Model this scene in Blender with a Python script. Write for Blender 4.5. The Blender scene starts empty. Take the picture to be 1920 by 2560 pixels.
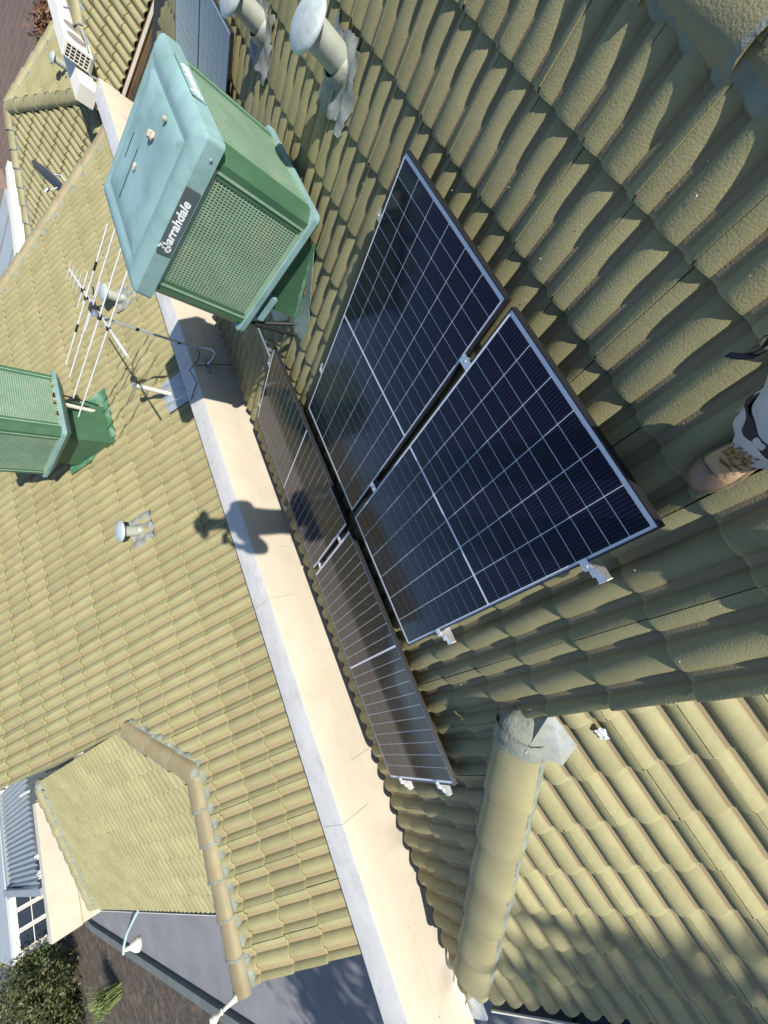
import bpy, bmesh, math, random
import numpy as np
from mathutils import Matrix, Vector
random.seed(7)
RNG = np.random.default_rng(11)
sc = bpy.context.scene
COL = sc.collection
PI = math.pi

# ------------------------------------------------------------------ camera, sky, sun, exposure
CR = np.array([[-0.38906, -0.68255, -0.61868], [-0.86795, 0.49665, -0.00211], [0.30871, 0.53616, -0.78564]])
CC = np.array([-2.3467, -0.1606, 1.83829])
FPX = 1048.7                                   # focal length in pixels of the 1920 x 2560 picture
cam = bpy.data.cameras.new('camera')
cam.sensor_fit = 'VERTICAL'
cam.sensor_height = 36.0
cam.sensor_width = 27.0
cam.lens = FPX / 2560 * 36.0
cam.clip_start = 0.03
cam.clip_end = 2000
camo = bpy.data.objects.new('camera', cam)
COL.objects.link(camo)
m = Matrix([[CR[0][0], -CR[1][0], -CR[2][0], CC[0]], [CR[0][1], -CR[1][1], -CR[2][1], CC[1]],
            [CR[0][2], -CR[1][2], -CR[2][2], CC[2]], [0, 0, 0, 1]])
camo.matrix_world = m
sc.camera = camo

SUN = Vector((0.368, 0.775, -0.516)).normalized()      # direction the light travels
EL = math.asin(-SUN.z)
AZ = math.atan2(-SUN.x, -SUN.y)
wd = bpy.data.worlds.new('World')
sc.world = wd
wd.use_nodes = True
nt = wd.node_tree
sky = nt.nodes.new('ShaderNodeTexSky')
sky.sky_type = 'NISHITA'
sky.sun_disc = False
sky.sun_elevation = EL
sky.sun_rotation = AZ
sky.air_density = 0.85
sky.dust_density = 0.15
sky.ozone_density = 1.2
bg = nt.nodes['Background']
bg.inputs['Strength'].default_value = 0.11
nt.links.new(sky.outputs[0], bg.inputs[0])
sl = bpy.data.lights.new('sun', 'SUN')
sl.energy = 4.7
sl.angle = math.radians(0.53)
sl.color = (1.0, 0.945, 0.865)
so = bpy.data.objects.new('sun', sl)
COL.objects.link(so)
so.rotation_euler = SUN.to_track_quat('-Z', 'Y').to_euler()
so.location = (-8, -14, 12)
sc.view_settings.view_transform = 'Standard'
sc.view_settings.look = 'None'
sc.view_settings.gamma = 1.0
sc.view_settings.use_curve_mapping = False
sc.view_settings.exposure = 0.68
sc.render.engine = 'CYCLES'
sc.render.resolution_x = 768
sc.render.resolution_y = 1024

TH = math.radians(22.5)
CT, ST = math.cos(TH), math.sin(TH)


def VA(u, v, w=0.0):
    """near roof slope: u along the eave, v down the slope, w above the panel plane"""
    return Vector((-u, v * CT + w * ST, -v * ST + w * CT))


def pix(P):
    c = CR @ (np.array(P, float) - CC)
    if c[2] < 0.05:
        return None
    return (960 + FPX * c[0] / c[2], 1280 + FPX * c[1] / c[2], c[2])


# ------------------------------------------------------------------ materials
def new_mat(name):
    mt = bpy.data.materials.new(name)
    mt.use_nodes = True
    return mt, mt.node_tree, mt.node_tree.nodes['Principled BSDF']


def mat(name, col, rough=0.6, metal=0.0, var=0.12, vscale=6.0, bump=0.0, bscale=60.0, dirt=None, dscale=3.0, damt=0.5,
        coat=0.0, coatr=0.1, spec=0.5, objrand=0.0, detail=5.0):
    """base colour with noise variation, an optional second dirt tone and fine relief"""
    mt, t, b = new_mat(name)
    n = t.nodes
    L = t.links.new
    tc = n.new('ShaderNodeTexCoord')
    ns = n.new('ShaderNodeTexNoise')
    ns.inputs['Scale'].default_value = vscale
    ns.inputs['Detail'].default_value = detail
    L(tc.outputs['Object'], ns.inputs['Vector'])
    rp = n.new('ShaderNodeValToRGB')
    rp.color_ramp.elements[0].position = 0.3
    rp.color_ramp.elements[1].position = 0.7
    rp.color_ramp.elements[0].color = (*[c * (1 - var) for c in col], 1)
    rp.color_ramp.elements[1].color = (*[min(1, c * (1 + var)) for c in col], 1)
    L(ns.outputs['Fac'], rp.inputs['Fac'])
    out = rp.outputs['Color']
    if dirt:
        n2 = n.new('ShaderNodeTexNoise')
        n2.inputs['Scale'].default_value = dscale
        n2.inputs['Detail'].default_value = 8
        n2.inputs['Roughness'].default_value = 0.65
        L(tc.outputs['Object'], n2.inputs['Vector'])
        r2 = n.new('ShaderNodeValToRGB')
        r2.color_ramp.elements[0].position = 0.48
        r2.color_ramp.elements[1].position = 0.72
        r2.color_ramp.elements[0].color = (0, 0, 0, 1)
        r2.color_ramp.elements[1].color = (damt, damt, damt, 1)
        L(n2.outputs['Fac'], r2.inputs['Fac'])
        mx = n.new('ShaderNodeMix')
        mx.data_type = 'RGBA'
        L(r2.outputs['Color'], mx.inputs['Factor'])
        L(out, mx.inputs['A'])
        mx.inputs['B'].default_value = (*dirt, 1)
        out = mx.outputs['Result']
    if objrand:
        oi = n.new('ShaderNodeObjectInfo')
        mr = n.new('ShaderNodeMapRange')
        mr.inputs['To Min'].default_value = 1 - objrand
        mr.inputs['To Max'].default_value = 1 + objrand
        L(oi.outputs['Random'], mr.inputs['Value'])
        mm = n.new('ShaderNodeMix')
        mm.data_type = 'RGBA'
        mm.blend_type = 'MULTIPLY'
        mm.inputs['Factor'].default_value = 1
        L(out, mm.inputs['A'])
        L(mr.outputs['Result'], mm.inputs['B'])
        out = mm.outputs['Result']
    L(out, b.inputs['Base Color'])
    b.inputs['Roughness'].default_value = rough
    b.inputs['Metallic'].default_value = metal
    b.inputs['Specular IOR Level'].default_value = spec
    b.inputs['Coat Weight'].default_value = coat
    b.inputs['Coat Roughness'].default_value = coatr
    if bump:
        n3 = n.new('ShaderNodeTexNoise')
        n3.inputs['Scale'].default_value = bscale
        n3.inputs['Detail'].default_value = 4
        L(tc.outputs['Object'], n3.inputs['Vector'])
        bp = n.new('ShaderNodeBump')
        bp.inputs['Strength'].default_value = bump
        bp.inputs['Distance'].default_value = 0.01
        L(n3.outputs['Fac'], bp.inputs['Height'])
        L(bp.outputs['Normal'], b.inputs['Normal'])
    return mt


def tile_mat(name, col, pan, panamt):
    """painted concrete tile: sandy grain, thinner worn paint in the pans, a slightly different tone on every tile"""
    mt = mat(name, col, rough=0.62, var=0.13, vscale=2.2, dirt=(col[0] * 0.55, col[1] * 0.55, col[2] * 0.5), dscale=9, damt=0.35,
             objrand=0.10, spec=0.35)
    t = mt.node_tree
    n = t.nodes
    L = t.links.new
    b = n['Principled BSDF']
    src = b.inputs['Base Color'].links[0].from_socket
    at = n.new('ShaderNodeAttribute')
    at.attribute_name = 'pan'
    mu = n.new('ShaderNodeMath')
    mu.operation = 'MULTIPLY'
    mu.inputs[1].default_value = panamt
    L(at.outputs['Fac'], mu.inputs[0])
    mx = n.new('ShaderNodeMix')
    mx.data_type = 'RGBA'
    L(mu.outputs[0], mx.inputs['Factor'])
    L(src, mx.inputs['A'])
    mx.inputs['B'].default_value = (*pan, 1)
    ae = n.new('ShaderNodeAttribute')
    ae.attribute_name = 'edge'
    ne = n.new('ShaderNodeTexNoise')                  # sun caught by the tail edges, put into the colour and broken by noise
    ne.inputs['Scale'].default_value = 14
    te = n.new('ShaderNodeTexCoord')
    L(te.outputs['Object'], ne.inputs['Vector'])
    me_ = n.new('ShaderNodeMath')
    me_.operation = 'MULTIPLY'
    L(ae.outputs['Fac'], me_.inputs[0])
    L(ne.outputs['Fac'], me_.inputs[1])
    mx2 = n.new('ShaderNodeMix')
    mx2.data_type = 'RGBA'
    L(me_.outputs[0], mx2.inputs['Factor'])
    L(mx.outputs['Result'], mx2.inputs['A'])
    mx2.inputs['B'].default_value = (min(1, col[0] * 1.35), min(1, col[1] * 1.35), min(1, col[2] * 1.3), 1)
    L(mx2.outputs['Result'], b.inputs['Base Color'])
    tc = n.new('ShaderNodeTexCoord')
    ns = n.new('ShaderNodeTexNoise')
    ns.inputs['Scale'].default_value = 120
    ns.inputs['Detail'].default_value = 3
    L(tc.outputs['Object'], ns.inputs['Vector'])
    bp = n.new('ShaderNodeBump')
    bp.inputs['Strength'].default_value = 0.3
    bp.inputs['Distance'].default_value = 0.006
    L(ns.outputs['Fac'], bp.inputs['Height'])
    L(bp.outputs['Normal'], b.inputs['Normal'])
    return mt


OLIVE = (0.254, 0.236, 0.121)
M = {}
M['tile'] = tile_mat('olive_tile', OLIVE, (0.27, 0.20, 0.12), 0.55)
M['cap'] = mat('olive_cap', (0.25, 0.23, 0.12), 0.6, var=0.14, vscale=3, bump=0.4, bscale=110, dirt=(0.22, 0.17, 0.09), dscale=2.5, damt=0.5, objrand=0.08)
M['capred'] = mat('worn_cap', (0.25, 0.212, 0.118), 0.6, var=0.14, vscale=5, bump=0.4, bscale=110, dirt=(0.25, 0.165, 0.09), dscale=4.5, damt=0.5, objrand=0.1)
M['mortar'] = mat('mortar', (0.195, 0.215, 0.178), 0.85, var=0.2, vscale=12, bump=0.8, bscale=45)
M['deck'] = mat('sarking', (0.03, 0.03, 0.025), 0.9)
M['cream'] = mat('cream_metal', (0.50, 0.45, 0.355), 0.38, var=0.05, vscale=1.2, dirt=(0.40, 0.34, 0.255), dscale=3.2, damt=0.45, bump=0.25, bscale=2.2)
M['captop_sky'] = mat('sky_lit_capping', (0.52, 0.515, 0.50), 0.5, var=0.06, vscale=4, dirt=(0.36, 0.35, 0.32), dscale=6, damt=0.6)  # sky light on the sheet tops put into the colour, plus stains
M['brickbeige'] = mat('beige_wall', (0.52, 0.42, 0.25), 0.85, var=0.12, vscale=7, bump=0.4, bscale=30)
M['white'] = mat('white_paint', (0.66, 0.63, 0.55), 0.5, var=0.04)
M['frame'] = mat('anodised_frame', (0.03, 0.03, 0.033), 0.35, metal=0.3, var=0.04, vscale=8)
M['framedark'] = mat('dark_frame_side', (0.05, 0.05, 0.055), 0.4, metal=0.6)
M['alu'] = mat('aluminium', (0.75, 0.76, 0.78), 0.35, metal=0.9, var=0.05, vscale=20)
M['galv'] = mat('galvanised', (0.50, 0.55, 0.58), 0.48, metal=0.75, var=0.15, vscale=14, dirt=(0.38, 0.36, 0.28), dscale=6, damt=0.5)
M['ventpaint'] = mat('weathered_vent', (0.46, 0.53, 0.53), 0.5, metal=0.35, var=0.12, vscale=18, dirt=(0.34, 0.34, 0.24), dscale=8, damt=0.45, bump=0.15, bscale=40)
M['ventpipe'] = mat('painted_vent_pipe', (0.33, 0.35, 0.29), 0.6, metal=0.1, var=0.12, vscale=12, dirt=(0.27, 0.28, 0.22), dscale=10, damt=0.3)
M['lead'] = mat('lead_flashing', (0.27, 0.29, 0.28), 0.55, metal=0.3, var=0.25, vscale=9, dirt=(0.34, 0.29, 0.12), dscale=7, damt=0.75, bump=0.5, bscale=18)
M['teal'] = mat('faded_teal', (0.195, 0.315, 0.315), 0.6, var=0.14, vscale=2.5, dirt=(0.12, 0.225, 0.195), dscale=4.5, damt=0.75, bump=0.1, bscale=14)
M['green'] = mat('cooler_green', (0.043, 0.105, 0.055), 0.38, var=0.12, vscale=4, dirt=(0.075, 0.15, 0.085), dscale=3, damt=0.5)
M['grille'] = mat('cooler_grille', (0.19, 0.31, 0.215), 0.5, var=0.12, vscale=5, dirt=(0.36, 0.38, 0.24), dscale=4, damt=0.5)
M['pad'] = mat('cooling_pad', (0.17, 0.14, 0.075), 0.95, var=0.5, vscale=55, bump=1.0, bscale=80, dirt=(0.42, 0.38, 0.26), dscale=30, damt=0.55)
M['black'] = mat('black_plastic', (0.012, 0.012, 0.013), 0.45)
M['signblack'] = mat('sign_plate', (0.075, 0.095, 0.105), 0.5, var=0.2)
M['letter'] = mat('white_lettering', (0.75, 0.78, 0.78), 0.5, var=0.03)
M['stone'] = mat('pale_stone', (0.42, 0.36, 0.29), 0.85, var=0.25, vscale=18, bump=0.6, bscale=30)
M['pvc'] = mat('weathered_pvc', (0.52, 0.53, 0.47), 0.5, var=0.1, vscale=12)
M['antenna'] = mat('antenna_rod', (0.72, 0.73, 0.73), 0.4, metal=0.25, var=0.05, vscale=20)
M['steel'] = mat('steel_mast', (0.60, 0.63, 0.66), 0.35, metal=0.7, var=0.08, vscale=16)
M['gutter'] = mat('slate_gutter', (0.085, 0.115, 0.14), 0.4, var=0.12, vscale=6, metal=0.2)
M['debris'] = mat('gutter_debris', (0.055, 0.038, 0.022), 0.95, var=0.6, vscale=60, bump=1.0, bscale=90)
M['asphalt'] = mat('driveway', (0.20, 0.20, 0.215), 0.9, var=0.12, vscale=1.2, bump=0.3, bscale=30)
M['mulch'] = mat('mulch', (0.06, 0.048, 0.034), 0.95, var=0.5, vscale=9, bump=1.0, bscale=14, dirt=(0.20, 0.15, 0.10), dscale=3, damt=0.6)
M['kerb'] = mat('grey_kerb', (0.11, 0.13, 0.127), 0.8, var=0.15, vscale=3)
M['earth'] = mat('dry_ground', (0.20, 0.17, 0.12), 0.95, var=0.3, vscale=0.4, bump=0.5, bscale=4, dirt=(0.10, 0.13, 0.05), dscale=0.25, damt=0.7)
M['road'] = mat('road_asphalt', (0.075, 0.075, 0.08), 0.9, var=0.15, vscale=2)
M['lawn'] = mat('lawn', (0.10, 0.16, 0.045), 0.95, var=0.3, vscale=2, bump=0.6, bscale=20)
M['bark'] = mat('bark', (0.16, 0.125, 0.09), 0.9, var=0.3, vscale=9, bump=0.8, bscale=14)
M['leaf'] = mat('leaf', (0.062, 0.078, 0.028), 0.5, var=0.5, vscale=3.5, dirt=(0.16, 0.135, 0.05), dscale=2.6, damt=0.8, spec=0.4)
M['leaf2'] = mat('leaf_yellowish', (0.12, 0.145, 0.04), 0.55, var=0.45, vscale=3)
M['leafred'] = mat('leaf_reddish', (0.14, 0.06, 0.03), 0.6, var=0.5, vscale=5, dirt=(0.10, 0.11, 0.04), dscale=4, damt=0.8)
M['grassblade'] = mat('grass_blade', (0.15, 0.19, 0.06), 0.7, var=0.4, vscale=4)
M['browntile'] = tile_mat('brown_tile', (0.13, 0.092, 0.075), (0.09, 0.06, 0.05), 0.5)
M['taupe'] = mat('taupe_concrete', (0.24, 0.195, 0.165), 0.9, var=0.06, vscale=1)
M['pink'] = mat('pale_slab', (0.62, 0.54, 0.43), 0.85, var=0.05)
M['greymetal'] = mat('grey_sheet_roof', (0.23, 0.255, 0.27), 0.5, metal=0.0, var=0.06, vscale=2)
M['lightsheet'] = mat('pale_sheet_roof', (0.32, 0.35, 0.365), 0.55, metal=0.0, var=0.05, vscale=1)
M['glassdark'] = mat('dark_window', (0.02, 0.03, 0.045), 0.08, spec=0.6)
M['brownmould'] = mat('brown_moulding', (0.20, 0.115, 0.05), 0.5)
M['pinkwall'] = mat('pinkish_wall', (0.42, 0.30, 0.24), 0.8, var=0.06)
M['boot'] = mat('tan_leather', (0.42, 0.28, 0.15), 0.62, var=0.22, vscale=14, dirt=(0.52, 0.43, 0.31), dscale=14, damt=0.75, bump=0.35, bscale=60)
M['toecap'] = mat('brown_toe_cap', (0.17, 0.11, 0.075), 0.45, var=0.2, vscale=14, dirt=(0.26, 0.18, 0.13), dscale=10, damt=0.5)
M['sole'] = mat('boot_sole', (0.22, 0.165, 0.10), 0.8, var=0.2, vscale=30)
M['lace'] = mat('brown_lace', (0.30, 0.17, 0.055), 0.75, var=0.2, vscale=80)
M['trouser'] = mat('pale_grey_cloth', (0.43, 0.43, 0.45), 0.9, var=0.12, vscale=14, bump=0.5, bscale=26, dirt=(0.38, 0.34, 0.29), dscale=10, damt=0.5)
M['trimblack'] = mat('black_trouser_band', (0.02, 0.02, 0.023), 0.8)
M['navy'] = mat('navy_strap', (0.012, 0.014, 0.04), 0.7)
M['shirt'] = mat('orange_work_shirt', (0.45, 0.16, 0.03), 0.85, var=0.08)
M['skin'] = mat('skin', (0.42, 0.25, 0.17), 0.55, var=0.05, spec=0.3)
M['hat'] = mat('straw_hat', (0.42, 0.34, 0.2), 0.8)
M['flash'] = mat('green_flashing', (0.06, 0.17, 0.085), 0.42, var=0.2, vscale=5, dirt=(0.40, 0.47, 0.40), dscale=5, damt=0.55)
M['flashgrey'] = mat('pale_green_flashing', (0.26, 0.33, 0.29), 0.5, metal=0.3, var=0.2, vscale=6, dirt=(0.10, 0.19, 0.17), dscale=5, damt=0.6)
M['dish'] = mat('grey_dish', (0.23, 0.19, 0.20), 0.55)
M['palelamp'] = mat('lamp_glass', (0.62, 0.63, 0.55), 0.25, var=0.05)
M['tealpipe'] = mat('pale_teal_tube', (0.34, 0.47, 0.44), 0.5)
M['yellow'] = mat('yellow_foam', (0.50, 0.44, 0.12), 0.8)
M['plastic'] = mat('clear_wrapper', (0.55, 0.58, 0.60), 0.2, var=0.2, vscale=30, bump=1.0, bscale=50)


def cell_mat():
    mt, t, b = new_mat('solar_cell')
    n = t.nodes
    L = t.links.new
    at = n.new('ShaderNodeAttribute')
    at.attribute_name = 'bus'
    w = n.new('ShaderNodeMath'); w.operation = 'FRACT'
    L(at.outputs['Fac'], w.inputs[0])
    s = n.new('ShaderNodeMath'); s.operation = 'SUBTRACT'; s.inputs[1].default_value = 0.5
    L(w.outputs[0], s.inputs[0])
    a = n.new('ShaderNodeMath'); a.operation = 'ABSOLUTE'
    L(s.outputs[0], a.inputs[0])
    c = n.new('ShaderNodeMath'); c.operation = 'LESS_THAN'; c.inputs[1].default_value = 0.045
    L(a.outputs[0], c.inputs[0])
    oi = n.new('ShaderNodeObjectInfo')
    rp = n.new('ShaderNodeValToRGB')
    rp.color_ramp.elements[0].color = (0.0030, 0.0030, 0.012, 1)
    rp.color_ramp.elements[1].color = (0.0042, 0.0040, 0.016, 1)
    L(oi.outputs['Random'], rp.inputs['Fac'])
    mx = n.new('ShaderNodeMix'); mx.data_type = 'RGBA'
    L(c.outputs[0], mx.inputs['Factor'])
    L(rp.outputs['Color'], mx.inputs['A'])
    mx.inputs['B'].default_value = (0.04, 0.045, 0.06, 1)
    L(mx.outputs['Result'], b.inputs['Base Color'])
    glass(b)
    return mt


def glass(b):
    b.inputs['Roughness'].default_value = 0.5
    b.inputs['Specular IOR Level'].default_value = 0.0
    b.inputs['Coat Weight'].default_value = 1.0
    t = b.id_data
    g_ = t.nodes.new('ShaderNodeNewGeometry')
    ns_ = t.nodes.new('ShaderNodeTexNoise')
    ns_.inputs['Scale'].default_value = 2.6
    ns_.inputs['Detail'].default_value = 7
    t.links.new(g_.outputs['Position'], ns_.inputs['Vector'])
    mr_ = t.nodes.new('ShaderNodeMapRange')
    mr_.inputs['From Min'].default_value = 0.35
    mr_.inputs['From Max'].default_value = 0.7
    mr_.inputs['To Min'].default_value = 0.07
    mr_.inputs['To Max'].default_value = 0.15
    t.links.new(ns_.outputs['Fac'], mr_.inputs['Value'])
    t.links.new(mr_.outputs['Result'], b.inputs['Coat Roughness'])
    b.inputs['Coat IOR'].default_value = 1.33


M['cell'] = cell_mat()
mt, t, b = new_mat('panel_backsheet')
b.inputs['Base Color'].default_value = (0.80, 0.82, 0.86, 1)
glass(b)
M['backsheet'] = mt


# ------------------------------------------------------------------ mesh helpers
class MB:
    def __init__(s):
        s.v = []
        s.f = []

    def add(s, vs, fs):
        o = len(s.v)
        s.v += [tuple(p) for p in vs]
        s.f += [tuple(i + o for i in f) for f in fs]
        return s

    def box(s, lo, hi, mtx=None):
        x0, y0, z0 = lo
        x1, y1, z1 = hi
        vs = [Vector(p) for p in ((x0, y0, z0), (x1, y0, z0), (x1, y1, z0), (x0, y1, z0), (x0, y0, z1), (x1, y0, z1), (x1, y1, z1), (x0, y1, z1))]
        if mtx is not None:
            vs = [mtx @ p for p in vs]
        return s.add(vs, [(3, 2, 1, 0), (4, 5, 6, 7), (0, 1, 5, 4), (1, 2, 6, 5), (2, 3, 7, 6), (3, 0, 4, 7)])

    def prism(s, poly, vec, caps=True):
        """closed 3D polygon swept along vec"""
        n = len(poly)
        a = [Vector(p) for p in poly]
        bq = [p + Vector(vec) for p in a]
        fs = [(i, (i + 1) % n, n + (i + 1) % n, n + i) for i in range(n)]
        if caps:
            fs += [tuple(range(n - 1, -1, -1)), tuple(range(n, 2 * n))]
        return s.add(a + bq, fs)

    def tube(s, pts, r, n=8, caps=True):
        pts = [Vector(p) for p in pts]
        rs = r if isinstance(r, (list, tuple)) else [r] * len(pts)
        o = []
        up = None
        for i, p in enumerate(pts):
            d = (pts[min(i + 1, len(pts) - 1)] - pts[max(i - 1, 0)]).normalized()
            if up is None:
                up = Vector((0, 0, 1)) if abs(d.z) < 0.9 else Vector((1, 0, 0))
            a = d.cross(up).normalized()
            bb = a.cross(d).normalized()
            up = bb
            for k in range(n):
                an = 2 * PI * k / n
                o.append(p + (a * math.cos(an) + bb * math.sin(an)) * rs[i])
        fs = []
        for i in range(len(pts) - 1):
            for k in range(n):
                fs.append((i * n + k, i * n + (k + 1) % n, (i + 1) * n + (k + 1) % n, (i + 1) * n + k))
        if caps:
            fs.append(tuple(range(n - 1, -1, -1)))
            fs.append(tuple((len(pts) - 1) * n + k for k in range(n)))
        return s.add(o, fs)

    def lathe(s, prof, base, axis=(0, 0, 1), n=24, caps=True):
        base = Vector(base)
        return s.tube_profile(prof, base, Vector(axis).normalized(), n, caps)

    def tube_profile(s, prof, base, ax, n, caps):
        up = Vector((0, 0, 1)) if abs(ax.z) < 0.9 else Vector((1, 0, 0))
        a = ax.cross(up).normalized()
        bb = ax.cross(a).normalized()
        o = []
        for r, h in prof:
            for k in range(n):
                an = 2 * PI * k / n
                o.append(base + ax * h + (a * math.cos(an) + bb * math.sin(an)) * r)
        fs = []
        for i in range(len(prof) - 1):
            for k in range(n):
                fs.append((i * n + k, i * n + (k + 1) % n, (i + 1) * n + (k + 1) % n, (i + 1) * n + k))
        if caps:
            fs.append(tuple(range(n - 1, -1, -1)))
            fs.append(tuple((len(prof) - 1) * n + k for k in range(n)))
        return s.add(o, fs)

    def mesh(s, name, smooth=None, bevel=0.0):
        me = bpy.data.meshes.new(name)
        me.from_pydata([tuple(p) for p in s.v], [], s.f)
        bm = bmesh.new()
        bm.from_mesh(me)
        bmesh.ops.recalc_face_normals(bm, faces=bm.faces)
        if bevel:
            es = [e for e in bm.edges if len(e.link_faces) == 2 and e.calc_face_angle(0) > 0.5]
            bmesh.ops.bevel(bm, geom=es, offset=bevel, segments=2, affect='EDGES', profile=0.6)
        bm.to_mesh(me)
        bm.free()
        if smooth is not None:
            me.polygons.foreach_set('use_smooth', [True] * len(me.polygons))
            me.set_sharp_from_angle(angle=math.radians(smooth))
        return me

    def build(s, name, material, parent=None, smooth=None, bevel=0.0, kind=None, label=None):
        return link(name, s.mesh(name, smooth, bevel), material, parent, kind, label)


def link(name, me, material, parent=None, kind=None, label=None):
    if material is not None and not me.materials:
        me.materials.append(M[material] if isinstance(material, str) else material)
    o = bpy.data.objects.new(name, me)
    COL.objects.link(o)
    if parent is not None:
        o.parent = parent
        o.matrix_parent_inverse = parent_world(parent).inverted()
    if kind:
        o['kind'] = kind
    if label:
        o['label'] = label
    return o


def parent_world(p):
    mw = p.matrix_basis.copy()
    if p.parent is not None:
        mw = parent_world(p.parent) @ p.matrix_parent_inverse @ mw
    return mw


def thing(name, label, cat, loc=(0, 0, 0), group=None):
    o = bpy.data.objects.new(name, None)
    COL.objects.link(o)
    o.location = loc
    o.empty_display_size = 0.1
    o['label'] = label
    o['category'] = cat
    if group:
        o['group'] = group
    return o


def tag(o, label, cat, group=None):
    o['label'] = label
    o['category'] = cat
    if group:
        o['group'] = group
    return o


def copy_tree(o, off, label=None, parent=None):
    c = o.copy()
    COL.objects.link(c)
    if parent is not None:
        c.parent = parent
    else:
        c.location = Vector(o.location) + Vector(off)
        if label:
            c['label'] = label
    for ch in list(o.children):
        copy_tree(ch, off, None, c)
    return c


# ------------------------------------------------------------------ roof tiles
DU = 0.3426           # tile cover width
DV = 0.4163           # course gauge
ROLL = DU / 2
PAN = 0.25           # share of the roll spacing taken by the flat pan
RH = 0.041            # roll height
STEP = 0.036          # how far a tile's tail rides over the course below
THK = 0.023


def prof(x):
    """height of the two-roll profile, x across the tile from its joint; the joint sits on a roll"""
    tt = ((x + 0.50 * ROLL * (1 - PAN) + PAN * ROLL) / ROLL) % 1.0
    if tt < PAN:
        return 0.0015 * math.cos(tt / PAN * 2 * PI) - 0.0015, 1.0
    s_ = (tt - PAN) / (1 - PAN)
    return RH * max(0.0, math.sin(PI * s_ ** 1.12)) ** 0.52, 0.0


def tile_columns():
    xs = []
    brk = []
    ph = -(0.50 * (1 - PAN) + PAN) * ROLL
    for r in range(-1, 4):
        b0 = ph + r * ROLL
        brk += [b0 + 0.001, b0 + (PAN - .01) * ROLL]
        for s_ in (0.0, 0.07, 0.2, 0.4, 0.6, 0.8, 0.93):
            brk.append(b0 + (PAN + (1 - PAN) * s_) * ROLL)
    g = 0.0022
    xs = sorted(x for x in brk if g + 0.004 < x < DU - g - 0.004)
    out = [g]
    for x in xs + [DU - g]:
        if x - out[-1] > 0.004:
            out.append(x)
    return out


TX = tile_columns()


def tile_mesh(L):
    vs = []
    fs = []
    pan = []
    edg = []
    rows = [(-L, 0.0), (-0.02, STEP * (1 - 0.02 / L) + 0.001), (0.0, STEP - 0.007), (-0.001, STEP - THK - 0.004)]
    for y, z in rows:
        for x in TX:
            h, p = prof(x)
            lap = -0.003 * (x / DU)
            vs.append((x, y, z + h + lap))
            pan.append(p)
            edg.append(1.0 if y > -.01 else 0.0)
    n = len(TX)
    for r in range(len(rows) - 1):
        for i in range(n - 1):
            fs.append((r * n + i, (r + 1) * n + i, (r + 1) * n + i + 1, r * n + i + 1))
    o = len(vs)                     # side skirts so the joints are real edges
    for i in (0, n - 1):
        for r in (0, 1):
            x, y, z = vs[r * n + i]
            vs.append((x, y, z - THK))
            pan.append(0)
            edg.append(0)
    fs.append((0, o, o + 1, n))
    fs.append((n - 1, 2 * n - 1, o + 3, o + 2))
    me = bpy.data.meshes.new('tile')
    me.from_pydata(vs, [], fs)
    a = me.attributes.new('pan', 'FLOAT', 'POINT')
    a.data.foreach_set('value', pan)
    a = me.attributes.new('edge', 'FLOAT', 'POINT')
    a.data.foreach_set('value', edg)
    me.polygons.foreach_set('use_smooth', [True] * len(me.polygons))
    me.set_sharp_from_angle(angle=math.radians(38))
    return me


TM = {}


def get_tile(L, matname):
    k = (round(L, 3), matname)
    if k not in TM:
        me = tile_mesh(L)
        me.materials.append(M[matname])
        TM[k] = me
    return TM[k]


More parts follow.
